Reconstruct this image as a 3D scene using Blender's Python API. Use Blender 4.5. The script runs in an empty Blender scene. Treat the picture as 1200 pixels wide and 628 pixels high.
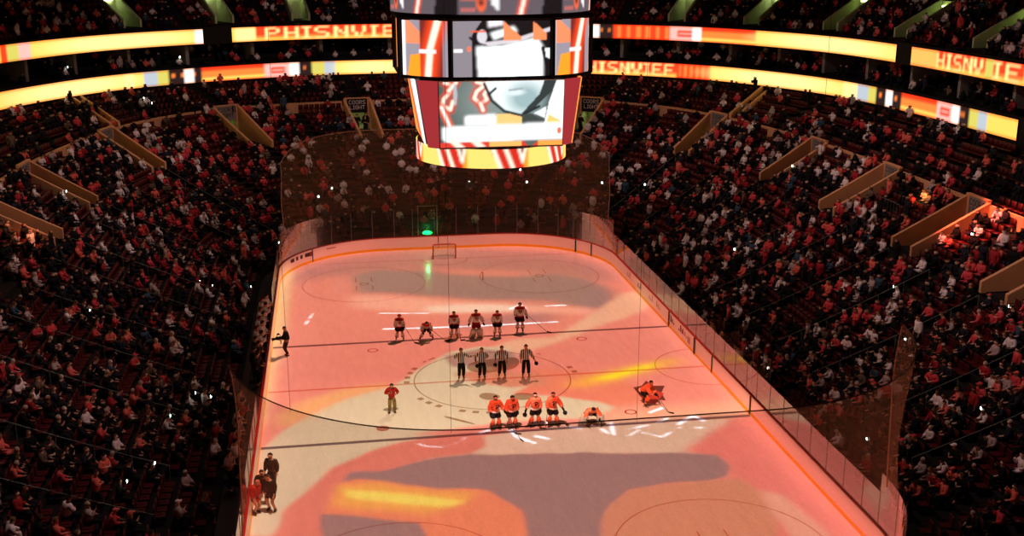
import bpy, bmesh, math, random
import numpy as np
from mathutils import Vector, Matrix
R = random.Random(7); NR = np.random.default_rng(7)
SC = bpy.context.scene; COL = SC.collection; PI = math.pi
# ------------------------------------------------------------------ helpers
def lin(c):
    return tuple(((v/255)/12.92 if v/255 <= .04045 else ((v/255+.055)/1.055)**2.4) for v in c)
MATS = {}
def mat(name, rgb, rough=.7, emit=0, noise=.15, scale=6., metal=0., alpha=1., spec=.3):
    "procedural material: colour broken up by a noise texture"
    if name in MATS: return MATS[name]
    m = bpy.data.materials.new(name); m.use_nodes = True; nt = m.node_tree; N = nt.nodes; L = nt.links
    b = N['Principled BSDF']; c = lin(rgb)
    b.inputs['Roughness'].default_value = rough; b.inputs['Metallic'].default_value = metal
    b.inputs['Specular IOR Level'].default_value = spec
    if emit:
        b.inputs['Base Color'].default_value = (*c, 1)
        b.inputs['Emission Color'].default_value = (*c, 1); b.inputs['Emission Strength'].default_value = emit
    else:
        tc = N.new('ShaderNodeTexCoord'); nz = N.new('ShaderNodeTexNoise'); nz.inputs['Scale'].default_value = scale
        mx = N.new('ShaderNodeMix'); mx.data_type = 'RGBA'
        mx.inputs[6].default_value = (*[v*(1-noise) for v in c], 1); mx.inputs[7].default_value = (*[min(1, v*(1+noise)) for v in c], 1)
        L.new(tc.outputs['Object'], nz.inputs['Vector']); L.new(nz.outputs['Fac'], mx.inputs[0]); L.new(mx.outputs[2], b.inputs['Base Color'])
    if alpha < 1: b.inputs['Alpha'].default_value = alpha
    MATS[name] = m; return m
def attr_mat(name, emit=0, rough=.8):
    "colour comes from the mesh's own colour attribute (clothes of a crowd, pixels of an LED screen)"
    m = bpy.data.materials.new(name); m.use_nodes = True; nt = m.node_tree; N = nt.nodes; L = nt.links; b = N['Principled BSDF']
    a = N.new('ShaderNodeAttribute'); a.attribute_name = 'Col'
    b.inputs['Roughness'].default_value = rough; b.inputs['Specular IOR Level'].default_value = .2
    if emit:
        b.inputs['Base Color'].default_value = (.02, .02, .02, 1)
        L.new(a.outputs['Color'], b.inputs['Emission Color']); b.inputs['Emission Strength'].default_value = emit
    else: L.new(a.outputs['Color'], b.inputs['Base Color'])
    return m
def objcol_mat(name, rough=.85):
    "cloth coloured by the object's own colour, with a woven noise"
    m = bpy.data.materials.new(name); m.use_nodes = True; nt = m.node_tree; N = nt.nodes; L = nt.links; b = N['Principled BSDF']
    oi = N.new('ShaderNodeObjectInfo'); tc = N.new('ShaderNodeTexCoord'); nz = N.new('ShaderNodeTexNoise'); nz.inputs['Scale'].default_value = 9
    mr = N.new('ShaderNodeMapRange'); mr.inputs[3].default_value = .75; mr.inputs[4].default_value = 1.15
    mx = N.new('ShaderNodeVectorMath'); mx.operation = 'SCALE'
    L.new(tc.outputs['Object'], nz.inputs['Vector']); L.new(nz.outputs['Fac'], mr.inputs[0]); L.new(mr.outputs[0], mx.inputs['Scale'])
    L.new(oi.outputs['Color'], mx.inputs[0]); L.new(mx.outputs[0], b.inputs['Base Color'])
    b.inputs['Roughness'].default_value = rough; b.inputs['Specular IOR Level'].default_value = .2
    return m
def sheet_mat(name, rgb, cover, gloss, rough=.05, grid=0):
    "see-through sheet (glass or netting): mostly clear, a little haze, a little gloss"
    m = bpy.data.materials.new(name); m.use_nodes = True; nt = m.node_tree; N = nt.nodes; L = nt.links
    for n in list(N): N.remove(n)
    o = N.new('ShaderNodeOutputMaterial'); t = N.new('ShaderNodeBsdfTransparent'); d = N.new('ShaderNodeBsdfDiffuse'); g = N.new('ShaderNodeBsdfGlossy')
    tr = N.new('ShaderNodeBsdfTranslucent'); tr.inputs[0].default_value = (*lin(rgb), 1)
    d.inputs[0].default_value = (*lin(rgb), 1); g.inputs['Roughness'].default_value = rough
    a0 = N.new('ShaderNodeMixShader'); a0.inputs[0].default_value = .5; L.new(d.outputs[0], a0.inputs[1]); L.new(tr.outputs[0], a0.inputs[2])
    a = N.new('ShaderNodeMixShader'); L.new(t.outputs[0], a.inputs[1]); L.new(a0.outputs[0], a.inputs[2])
    nz = N.new('ShaderNodeTexNoise'); tc = N.new('ShaderNodeTexCoord'); L.new(tc.outputs['Object'], nz.inputs['Vector'])
    nz.inputs['Scale'].default_value = 22 if grid else 1.3; nz.inputs['Detail'].default_value = 3
    mr = N.new('ShaderNodeMapRange'); mr.inputs[1].default_value = .3; mr.inputs[2].default_value = .7
    v_ = .12 if grid else .4; mr.inputs[3].default_value = cover*(1-v_); mr.inputs[4].default_value = cover*(1+v_)
    L.new(nz.outputs['Fac'], mr.inputs[0]); L.new(mr.outputs[0], a.inputs[0])
    if gloss:
        f = N.new('ShaderNodeFresnel'); f.inputs[0].default_value = 1.45
        mm = N.new('ShaderNodeMath'); mm.operation = 'MULTIPLY'; mm.inputs[1].default_value = gloss; L.new(f.outputs[0], mm.inputs[0])
        b = N.new('ShaderNodeMixShader'); L.new(mm.outputs[0], b.inputs[0]); L.new(a.outputs[0], b.inputs[1]); L.new(g.outputs[0], b.inputs[2])
        L.new(b.outputs[0], o.inputs[0])
    else: L.new(a.outputs[0], o.inputs[0])
    return m
class MB:
    "collects shapes; build() links them as ONE mesh object"
    def __init__(s): s.v = []; s.f = []; s.mi = []
    def add(s, vs, fs, k=0):
        b = len(s.v); s.v += [tuple(map(float, p)) for p in vs]; s.f += [tuple(b+i for i in f) for f in fs]; s.mi += [k]*len(fs)
    def box(s, c, d, k=0, rz=0, M=None, bev=0):
        x, y, z = d[0]/2, d[1]/2, d[2]/2
        if bev:
            e = min(bev, x*.45, y*.45, z*.45); pts = []
            for zz, q in ((-z, e), (-z+e, 0), (z-e, 0), (z, e)):
                pts += [(sx*(x-q)-(sx*e if False else 0), sy*(y-q), zz) for sx, sy in ((-1, -1), (1, -1), (1, 1), (-1, 1))]
            fs = [(3, 2, 1, 0), (12, 13, 14, 15)]
            for r in range(3):
                for i in range(4): j = (i+1) % 4; fs.append((4*r+i, 4*r+j, 4*r+4+j, 4*r+4+i))
        else:
            pts = [(a, b, cc) for cc in (-z, z) for a, b in ((-x, -y), (x, -y), (x, y), (-x, y))]
            fs = [(3, 2, 1, 0), (4, 5, 6, 7), (0, 1, 5, 4), (1, 2, 6, 5), (2, 3, 7, 6), (3, 0, 4, 7)]
        co, si = math.cos(rz), math.sin(rz); out = []
        for a, b, cc in pts:
            p = Vector((a*co-b*si, a*si+b*co, cc))
            if M: p = M @ p
            out.append((p.x+c[0], p.y+c[1], p.z+c[2]))
        s.add(out, fs, k)
    def tube(s, P, r, n=6, k=0, closed=False, cap=True):
        P = [Vector(p) for p in P]; m = len(P); rs = r if isinstance(r, (list, tuple)) else [r]*m; vs = []
        up0 = None
        for i, p in enumerate(P):
            d = (P[(i+1) % m]-P[i-1]) if closed else (P[min(i+1, m-1)]-P[max(i-1, 0)])
            d.normalize()
            ref = Vector((0, 0, 1)) if abs(d.z) < .9 else Vector((1, 0, 0))
            a = d.cross(ref).normalized(); b = a.cross(d).normalized()
            vs += [p+a*(rs[i]*math.cos(2*PI*j/n))+b*(rs[i]*math.sin(2*PI*j/n)) for j in range(n)]
        fs = []
        for i in range(m if closed else m-1):
            for j in range(n):
                q = (i+1) % m; fs.append((i*n+j, i*n+(j+1) % n, q*n+(j+1) % n, q*n+j))
        if cap and not closed: fs += [tuple(reversed(range(n))), tuple((m-1)*n+j for j in range(n))]
        s.add(vs, fs, k)
    def prism(s, poly, z0, z1, k=0):
        n = len(poly); s.add([(x, y, z0) for x, y in poly]+[(x, y, z1) for x, y in poly],
            [tuple(reversed(range(n))), tuple(range(n, 2*n))]+[(i, (i+1) % n, n+(i+1) % n, n+i) for i in range(n)], k)
    def sweep(s, path, prof, k=0, closed=False):
        "path: list of (x,y,nx,ny); prof: closed list of (offset along normal, z)"
        n = len(prof); m = len(path); vs = [(x+nx*o, y+ny*o, z) for x, y, nx, ny in path for o, z in prof]; fs = []
        for i in range(m if closed else m-1):
            q = (i+1) % m
            for j in range(n): fs.append((i*n+j, q*n+j, q*n+(j+1) % n, i*n+(j+1) % n))
        if not closed: fs += [tuple(range(n)), tuple(reversed([(m-1)*n+j for j in range(n)]))]
        s.add(vs, fs, k)
    def ball(s, c, r, n=8, k=0):
        rx, ry, rz = r if isinstance(r, (tuple, list)) else (r, r, r); vs = [(c[0], c[1], c[2]-rz)]
        m = n//2
        for i in range(1, m):
            a = -PI/2+PI*i/m
            vs += [(c[0]+rx*math.cos(a)*math.cos(2*PI*j/n), c[1]+ry*math.cos(a)*math.sin(2*PI*j/n), c[2]+rz*math.sin(a)) for j in range(n)]
        vs.append((c[0], c[1], c[2]+rz)); fs = [(0, 1+(j+1) % n, 1+j) for j in range(n)]
        for i in range(m-2):
            for j in range(n): fs.append((1+i*n+j, 1+i*n+(j+1) % n, 1+(i+1)*n+(j+1) % n, 1+(i+1)*n+j))
        t = len(vs)-1; fs += [(t, 1+(m-2)*n+j, 1+(m-2)*n+(j+1) % n) for j in range(n)]
        s.add(vs, fs, k)
    def build(s, name, mats, parent=None, smooth=False, loc=None):
        me = bpy.data.meshes.new(name); me.from_pydata(s.v, [], s.f); me.update()
        for m in (mats if isinstance(mats, (list, tuple)) else [mats]): me.materials.append(m)
        if any(s.mi): me.polygons.foreach_set('material_index', s.mi)
        if smooth: me.polygons.foreach_set('use_smooth', [True]*len(s.f))
        bm = bmesh.new(); bm.from_mesh(me); bmesh.ops.recalc_face_normals(bm, faces=bm.faces); bm.to_mesh(me); bm.free()
        return link(name, me, parent, loc)
def link(name, me, parent=None, loc=None):
    o = bpy.data.objects.new(name, me); COL.objects.link(o)
    if parent: o.parent = parent
    if loc is not None: o.location = loc
    return o
def empty(name, loc=(0, 0, 0), rz=0):
    o = bpy.data.objects.new(name, None); COL.objects.link(o); o.location = loc; o.rotation_euler = (0, 0, rz); o.empty_display_size = .2; return o
def tag(o, label, cat, group=None, kind=None):
    o['label'] = label; o['category'] = cat
    if group: o['group'] = group
    if kind: o['kind'] = kind
    return o
def struct(o): o['kind'] = 'structure'; return o
def raw_mesh(name, V, F, col=None, m=None):
    "fast mesh from numpy: V (n,3), F (k,3 or 4), point colours (n,3)"
    V = np.asarray(V, np.float32); F = np.asarray(F, np.int32); k = F.shape[1]; me = bpy.data.meshes.new(name)
    me.vertices.add(len(V)); me.vertices.foreach_set('co', V.ravel()); me.loops.add(F.size); me.loops.foreach_set('vertex_index', F.ravel())
    me.polygons.add(len(F)); me.polygons.foreach_set('loop_start', np.arange(0, F.size, k, dtype=np.int32))
    me.update(calc_edges=True)
    if col is not None:
        a = me.color_attributes.new('Col', 'FLOAT_COLOR', 'POINT'); a.data.foreach_set('color', np.concatenate([col, np.ones((len(V), 1))], 1).astype(np.float32).ravel())
    if m: me.materials.append(m)
    me.validate(); return me
# ------------------------------------------------------------------ camera
CAM = np.array([-8.7928, -61.5620, 24.1970]); YAW, PITCH, ROLL, FPX = .160396, -.273652, -.001558, 1329.447
_f = np.array([math.sin(YAW)*math.cos(PITCH), math.cos(YAW)*math.cos(PITCH), math.sin(PITCH)])
_r = np.array([math.cos(YAW), -math.sin(YAW), 0]); _u = np.cross(_r, _f)
_r, _u = _r*math.cos(ROLL)+_u*math.sin(ROLL), -_r*math.sin(ROLL)+_u*math.cos(ROLL)
cd = bpy.data.cameras.new('camera'); cam = bpy.data.objects.new('camera', cd); COL.objects.link(cam)
cam.matrix_world = Matrix(((_r[0], _u[0], -_f[0], CAM[0]), (_r[1], _u[1], -_f[1], CAM[1]), (_r[2], _u[2], -_f[2], CAM[2]), (0, 0, 0, 1)))
cd.sensor_width = 36; cd.lens = FPX/1200*36; cd.clip_end = 400; SC.camera = cam
def project(P):
    d = np.asarray(P, float)-CAM; z = d @ _f
    return np.stack([600+FPX*(d @ _r)/z, 314-FPX*(d @ _u)/z, z], -1)
# ------------------------------------------------------------------ plan of the bowl
ST_I = np.array([(14.42,0),(14.42,12),(14.42,20),(14.1,24.5),(12.1,28.4),(9.0,30.9),(5.8,31.9),(2.9,32.0),(0,32.0)], float)
ST_M = np.array([(31.5,0),(31.5,12.5),(31.4,22),(30.6,31),(28.6,41),(25.2,49.5),(18.6,56.4),(9.8,59.3),(0,60)], float)
ST_N = np.array([(38.6,0),(38.6,13),(38.4,24.5),(37.3,35),(34.3,43.5),(29.3,51.5),(21.8,57.6),(11.5,62.2),(0,63.2)], float)
def _pt(T, side, u):
    s = np.asarray(u, float); u = np.abs(s); e = np.vstack([T[1]*[1, -1], T, T[-2]*[-1, 1]]); i = np.clip(np.floor(u).astype(int), 0, 7); f = (u-i)[..., None]
    a, b, c, d = e[i], e[i+1], e[i+2], e[i+3]
    p = .5*(2*b+(-a+c)*f+(2*a-5*b+4*c-d)*f*f+(-a+3*b-3*c+d)*f**3)
    p[..., 1] *= np.where(s < 0, -1, 1); p[..., 0] *= side; return p
def low_xy(side, u, t):
    a, b = _pt(ST_I, side, u), _pt(ST_M, side, u); return a+(b-a)*np.asarray(t, float)[..., None]
def mid_xy(side, u, t):
    a, b = _pt(ST_M, side, u), _pt(ST_N, side, u); return a+(b-a)*np.asarray(t, float)[..., None]
def out_xy(side, u, d):
    "d metres outside the ribbon line"
    e = 1e-3; u = np.asarray(u, float); p = _pt(ST_N, side, u); tg = _pt(ST_N, side, u+e)-_pt(ST_N, side, u-e)
    n = np.stack([tg[..., 1], -tg[..., 0]], -1)*side; n /= np.linalg.norm(n, axis=-1, keepdims=True)
    return p+n*np.asarray(d, float)[..., None]
NROW, ZA, ZB = 22, .6, 8.2
def row_z(i): t = i/NROW; return ZA+(ZB-ZA)*(.82*t+.18*t*t)
def rect_path(off, step=.6, hw=12.95, hl=30.48, r=8.53):
    "rink outline (rounded rectangle) pushed out by off, as (x,y,nx,ny), anticlockwise from the middle of the right side"
    P = []; cx, cy = hw-r, hl-r; rr = r+off
    def seg(a, b, n):
        L_ = math.hypot(b[0]-a[0], b[1]-a[1]); k = max(1, round(L_/step))
        return [(a[0]+(b[0]-a[0])*i/k, a[1]+(b[1]-a[1])*i/k, n[0], n[1]) for i in range(k)]
    def arc(x, y, a0): 
        k = max(4, round(rr*PI/2/step)); return [(x+rr*math.cos(a0+PI/2*i/k), y+rr*math.sin(a0+PI/2*i/k), math.cos(a0+PI/2*i/k), math.sin(a0+PI/2*i/k)) for i in range(k)]
    P += seg((hw+off, -cy), (hw+off, cy), (1, 0)); P += arc(cx, cy, 0); P += seg((cx, hl+off), (-cx, hl+off), (0, 1)); P += arc(-cx, cy, PI/2)
    P += seg((-hw-off, cy), (-hw-off, -cy), (-1, 0)); P += arc(-cx, -cy, PI); P += seg((-cx, -hl-off), (cx, -hl-off), (0, -1)); P += arc(cx, -cy, 1.5*PI)
    return P
STAND_FILL = 6500  # power of the added spots that brighten the stands
GOBO=[
 ([(-13.32, 21.57), (-11.99, 26.89), (-8.26, 29.43), (-3.29, 30.55), (3.12, 30.04), (9.92, 27.48), (12.53, 22.78), (12.84, 17.88), (12.0, 18.48), (4.82, 22.56), (-3.68, 24.74), (-8.35, 23.79)],(192, 114, 104),1.2),
 ([(-13.48, 19.39), (-12.91, 24.55), (-12.04, 25.89), (-12.1, 20.25), (-12.23, 14.11), (-12.32, 7.93), (-12.6, 2.66), (-12.85, -4.87), (-13.29, -4.79), (-13.49, 8.95)],(232, 180, 128),0.5),
 ([(-7.57, 23.66), (-5.68, 24.82), (-1.74, 23.91), (0.76, 22.26), (4.59, 21.14), (8.01, 21.54), (10.25, 19.48), (11.33, 16.33), (10.95, 13.82), (9.87, 11.97), (8.57, 12.19), (7.01, 13.45), (5.97, 14.45), (4.2, 14.95), (1.19, 15.45), (-1.14, 16.68), (-3.55, 17.51), (-5.35, 18.46), (-7.33, 18.58)],(160, 112, 106),.7),
 ([(3.38, 14.47), (5.86, 13.85), (6.18, 11.8), (5.55, 9.82), (2.71, 9.56), (0.38, 9.41), (-1.93, 9.08), (0.57, 10.84), (2.8, 11.98)],(190, 112, 108),.8),
 ([(-7.72, 18.0), (-4.78, 17.51), (-1.23, 15.86), (2.9, 14.55), (8.57, 12.19), (8.89, 10.96), (3.15, 12.31), (-3.85, 13.48), (-7.61, 15.29)],(255, 165, 140),0.8),
 ([(-2.56, 14.65), (1.08, 14.65), (3.4, 13.85), (3.8, 12.59), (0.82, 12.7), (-2.66, 13.47)],(255, 205, 180),0.5),
 ([(5.05, 6.71), (9.07, 11.71), (11.86, 15.37), (13.31, 16.0), (13.24, 13.44), (12.34, 11.36), (10.4, 9.76), (8.26, 8.28), (4.82, 5.57), (1.75, 3.68), (-0.23, 4.79), (2.24, 6.67)],(244, 172, 136),0.35),
 ([(1.22, 0.36), (3.47, 1.43), (7.17, -0.63), (9.01, -4.93), (5.91, -5.64), (2.65, -2.85), (0.31, -2.2)],(238, 122, 94),0.5),
 ([(4.99, -5.49), (12.76, -5.55), (13.28, -8.05), (11.54, -8.91), (4.45, -7.73)],(240, 160, 125),1.0),
 ([(-12.89, -7.66), (-11.94, -5.69), (-9.96, -2.77), (-7.57, -0.76), (-5.95, -0.37), (-5.2, 0.59), (-3.57, 3.19), (-1.81, 5.06), (-0.1, 5.74), (1.98, 5.07), (0.28, 2.7), (0.2, 0.39), (1.08, -0.45), (1.92, -1.41), (0.75, -2.53), (2.62, -2.97), (5.27, -4.3), (6.06, -5.42), (4.72, -6.63), (1.07, -6.26), (-2.65, -6.67), (-5.37, -7.1), (-3.65, -7.6), (-5.88, -8.09), (-7.64, -8.93), (-9.35, -10.61), (-10.54, -12.69), (-11.46, -14.65), (-11.94, -16.74), (-13.02, -16.56)],(222, 188, 152),0.18),
 ([(-12.37, -3.57), (-11.13, -1.83), (-8.76, -0.17), (-6.21, 0.35), (-5.95, -0.37), (-7.58, -1.02), (-9.27, -2.39), (-10.86, -4.28), (-11.95, -5.24)],(246, 162, 104),0.5),
 ([(-2.43, 4.22), (-0.14, 5.42), (1.88, 4.44), (2.1, 2.55), (0.89, 1.57), (-0.75, 2.43), (-2.1, 2.36)],(180, 125, 110),0.25),
 ([(-2.23, 1.22), (-0.86, 1.57), (1.31, 0.92), (3.2, 0.03), (2.89, -1.57), (0.91, -1.51), (-0.92, -0.39)],(222, 128, 98),0.3),
 ([(3.6, -1.82), (5.65, -0.51), (8.61, 0.87), (11.5, 1.59), (11.99, 0.91), (9.93, -0.08), (6.97, -1.43), (4.81, -2.02)],(255, 170, 60),0.7),
 ([(5.5, -1.18), (8.5, 0.45), (10.52, 1.0), (9.47, 0.14), (7.07, -1.03)],(255, 225, 20),0.35),
 ([(-5.61, -10.27), (-2.17, -8.17), (-0.07, -7.54), (5.51, -7.23), (11.44, -7.86), (10.96, -10.77), (9.33, -11.95), (3.68, -11.01), (-2.22, -10.23)],(230, 178, 150),0.25),
 ([(7.99, -11.32), (11.93, -7.83), (13.23, -7.69), (13.44, -21.81), (8.66, -21.02), (9.55, -15.57), (9.7, -12.8)],(238, 116, 104),0.35),
 ([(-11.91, -17.63), (-11.46, -14.65), (-10.54, -12.69), (-9.35, -10.61), (-7.64, -8.93), (-5.88, -7.98), (-3.65, -7.6), (-1.65, -7.94), (-1.55, -9.12), (-2.54, -10.08), (-4.76, -10.21), (-6.9, -11.02), (-8.46, -11.04), (-8.97, -12.51), (-9.42, -18.04)],(232, 118, 100),0.2),
 ([(-8.5, -11.04), (-6.91, -11.11), (-4.76, -10.21), (-2.54, -10.08), (1.18, -10.5), (2.88, -10.68), (5.35, -11.29), (7.93, -11.51), (9.59, -12.09), (9.78, -13.3), (9.21, -14.43), (8.38, -14.75), (6.11, -14.65), (4.36, -14.98), (3.0, -16.38), (2.2, -17.86), (1.79, -19.89), (-9.77, -17.98), (-9.92, -15.22)],(160, 113, 109),0.1),
 ([(-8.96, -12.06), (-8.16, -11.83), (-5.03, -13.25), (-2.12, -14.0), (-1.52, -15.3), (-1.03, -16.37), (-1.26, -19.38), (-5.34, -18.71), (-5.63, -16.64), (-7.9, -15.71), (-9.92, -15.06)],(244, 128, 92),0.15),
 ([(-9.17, -12.3), (-7.38, -12.42), (-5.05, -13.42), (-2.75, -14.24), (-3.67, -15.28), (-5.26, -15.83), (-7.5, -15.14), (-9.38, -14.33)],(255, 165, 80),0.4),
 ([(-8.9, -12.79), (-7.03, -13.36), (-5.11, -14.11), (-3.44, -14.98), (-4.45, -15.31), (-6.33, -14.75), (-8.6, -13.79)],(255, 215, 95),0.22),
 ([(1.72, -19.87), (2.35, -17.57), (3.11, -16.23), (4.44, -14.99), (6.5, -14.71), (8.77, -14.82), (9.86, -14.72), (10.21, -16.56), (10.09, -18.2), (9.2, -21.11)],(216, 130, 100),0.12),
 ([(10.13, -16.02), (11.18, -16.72), (11.67, -21.52), (9.9, -21.22), (9.98, -18.19)],(236, 152, 128),0.2),
]
GLINT_LINES=[  # white glints of reflected light, drawn into the slide as strokes
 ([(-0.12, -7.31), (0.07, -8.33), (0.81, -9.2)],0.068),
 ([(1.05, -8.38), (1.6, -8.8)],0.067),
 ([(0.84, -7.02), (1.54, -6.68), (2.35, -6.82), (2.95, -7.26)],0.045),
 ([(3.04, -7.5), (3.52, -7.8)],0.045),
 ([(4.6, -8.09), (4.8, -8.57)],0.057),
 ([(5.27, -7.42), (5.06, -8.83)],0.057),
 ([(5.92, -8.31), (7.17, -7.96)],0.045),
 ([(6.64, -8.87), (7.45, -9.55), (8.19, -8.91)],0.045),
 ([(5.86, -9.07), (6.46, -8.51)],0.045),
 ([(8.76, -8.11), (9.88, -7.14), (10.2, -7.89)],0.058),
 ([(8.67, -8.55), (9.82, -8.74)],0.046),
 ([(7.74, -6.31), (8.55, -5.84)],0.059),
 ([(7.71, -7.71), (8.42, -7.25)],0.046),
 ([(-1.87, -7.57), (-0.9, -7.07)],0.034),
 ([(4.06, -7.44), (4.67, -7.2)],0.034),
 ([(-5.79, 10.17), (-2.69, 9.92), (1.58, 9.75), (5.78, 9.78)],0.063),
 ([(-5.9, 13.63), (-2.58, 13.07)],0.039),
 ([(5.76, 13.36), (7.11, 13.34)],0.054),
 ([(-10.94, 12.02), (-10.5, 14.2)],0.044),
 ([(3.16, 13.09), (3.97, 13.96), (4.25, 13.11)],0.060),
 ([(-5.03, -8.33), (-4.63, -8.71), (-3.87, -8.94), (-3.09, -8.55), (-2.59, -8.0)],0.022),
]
MARK_STAR=[(7.77, -2.65), (8.32, -2.47), (8.79, -1.73), (8.95, -2.58), (9.63, -2.69), (9.14, -3.67), (9.05, -4.81), (8.52, -4.59), (7.92, -4.99), (7.81, -3.96)]
MARK_STAR2=[(7.45, -3.65), (7.74, -2.37), (8.12, -2.84), (9.17, -4.06), (9.11, -4.94), (8.36, -4.82)]
MARK_WING_SHADE=[(-1.38, 1.94), (-0.88, 3.05), (0.65, 3.4), (1.94, 3.49), (2.1, 2.55), (1.6, 1.45), (0.3, 1.09), (-0.72, 1.11)]
MARK_SHADE_BLOB=[[(-1.19, -2.47), (-0.84, -2.01), (-0.19, -2.25), (0.12, -2.81), (-0.43, -3.23), (-0.97, -3.02)], [(0.71, -2.78), (1.07, -2.33), (1.91, -2.6), (2.29, -3.18), (1.66, -3.45), (0.89, -3.45)], [(-3.44, -5.16), (-3.28, -4.95), (-1.87, -6.23), (-1.86, -6.46)], [(-2.17, 7.24), (-1.3, 8.63), (-0.57, 8.16), (-1.92, 7.03)]]
# ------------------------------------------------------------------ materials
M_CONC = mat('dark_concrete', (60, 56, 54), .9, noise=.3, scale=1.5)
M_DARK = mat('black_paint', (16, 15, 15), .7)
M_STEP = mat('terrace_concrete', (26, 21, 21), .95, noise=.35, scale=.8)
M_TAN = mat('tan_plaster', (232, 172, 122), .85, noise=.12, scale=2)
M_SIGN = mat('sign_grey', (150, 140, 135), .6); M_SIGNB = mat('sign_black', (20, 18, 18), .6); M_LETTER = mat('letter_white', (225, 215, 210), .6)
M_BOARD = mat('dasher_white', (236, 226, 222), .35, noise=.03, spec=.4); M_KICK = mat('kick_yellow', (238, 186, 40), .4, noise=.06); M_CAP = mat('cap_red', (150, 20, 22), .4)
M_AD = mat('advert_ink', (60, 42, 46), .5); M_ADR = mat('advert_red', (150, 40, 44), .5)
M_STEEL = mat('grey_steel', (150, 150, 150), .35, metal=.7); M_RAIL = mat('rail_paint', (120, 130, 118), .5); M_CABLE = mat('black_cable', (45, 34, 28), .7)
M_SEAT = mat('seat_red', (84, 16, 18), .5, noise=.2); M_SKIN = mat('skin', (205, 150, 122), .6, noise=.06); M_HAIR = mat('hair_dark', (38, 26, 20), .8)
M_WHITE = mat('white_cloth', (232, 226, 220), .85); M_BLACK = mat('black_cloth', (18, 18, 20), .85); M_NAVY = mat('dark_cloth', (26, 24, 34), .85)
M_RED = mat('red_cloth', (176, 34, 36), .85); M_ORANGE = mat('orange_cloth', (240, 116, 78), .85); M_KHAKI = mat('khaki_cloth', (140, 120, 72), .9)
M_PAD = mat('pad_white', (222, 214, 200), .6); M_WOOD = mat('stick_dark', (60, 40, 34), .5); M_LEATH = mat('skate_black', (22, 20, 20), .4)
M_CLOTH = objcol_mat('clothes'); M_CROWD = attr_mat('crowd_clothes'); M_LED = attr_mat('led_pixels', 1.35)
M_GLASS = sheet_mat('rink_glass', (140, 108, 86), .2, .5, .04)
M_NETF = sheet_mat('netting_far', (190, 150, 124), .25, 0, grid=1); M_NETN = sheet_mat('netting_near', (218, 176, 146), .30, 0, grid=1)
def stripe_mat():
    m = bpy.data.materials.new('referee_stripes'); m.use_nodes = True; nt = m.node_tree; N = nt.nodes; L = nt.links; b = N['Principled BSDF']
    tc = N.new('ShaderNodeTexCoord'); sx = N.new('ShaderNodeSeparateXYZ'); a = N.new('ShaderNodeMath'); a.operation = 'MULTIPLY'; a.inputs[1].default_value = 2*PI/.1
    s = N.new('ShaderNodeMath'); s.operation = 'SINE'; g = N.new('ShaderNodeMath'); g.operation = 'GREATER_THAN'; g.inputs[1].default_value = 0
    mx = N.new('ShaderNodeMix'); mx.data_type = 'RGBA'; mx.inputs[6].default_value = (.01, .01, .012, 1); mx.inputs[7].default_value = (.75, .72, .7, 1)
    L.new(tc.outputs['Object'], sx.inputs[0]); L.new(sx.outputs[0], a.inputs[0]); L.new(a.outputs[0], s.inputs[0]); L.new(s.outputs[0], g.inputs[0]); L.new(g.outputs[0], mx.inputs[0]); L.new(mx.outputs[2], b.inputs['Base Color'])
    b.inputs['Roughness'].default_value = .85; return m
M_STRIPE = stripe_mat()
def ice_mat():
    m = bpy.data.materials.new('ice'); m.use_nodes = True; nt = m.node_tree; N = nt.nodes; L = nt.links; b = N['Principled BSDF']
    tc = N.new('ShaderNodeTexCoord'); mp = N.new('ShaderNodeMapping'); mp.inputs['Scale'].default_value = (1.2, .25, 1); mp.inputs['Rotation'].default_value = (0, 0, .6)
    nz = N.new('ShaderNodeTexNoise'); nz.inputs['Scale'].default_value = 2.2; nz.inputs['Detail'].default_value = 8; nz.inputs['Roughness'].default_value = .7
    L.new(tc.outputs['Object'], mp.inputs[0]); L.new(mp.outputs[0], nz.inputs['Vector'])
    mx = N.new('ShaderNodeMix'); mx.data_type = 'RGBA'; mx.inputs[6].default_value = (.64, .66, .68, 1); mx.inputs[7].default_value = (.92, .93, .94, 1); L.new(nz.outputs['Fac'], mx.inputs[0])
    L.new(mx.outputs[2], b.inputs['Base Color'])
    mr = N.new('ShaderNodeMapRange'); mr.inputs[1].default_value = .35; mr.inputs[2].default_value = .7; mr.inputs[3].default_value = .10; mr.inputs[4].default_value = .26
    L.new(nz.outputs['Fac'], mr.inputs[0]); L.new(mr.outputs[0], b.inputs['Roughness']); b.inputs['IOR'].default_value = 1.31
    n2 = N.new('ShaderNodeTexNoise'); n2.inputs['Scale'].default_value = 1.4; n2.inputs['Detail'].default_value = 4; L.new(tc.outputs['Object'], n2.inputs['Vector'])
    bp = N.new('ShaderNodeBump'); bp.inputs['Strength'].default_value = .06; bp.inputs['Distance'].default_value = .05; L.new(n2.outputs['Fac'], bp.inputs['Height']); L.new(bp.outputs[0], b.inputs['Normal'])
    return m
M_ICE = ice_mat()
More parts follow.
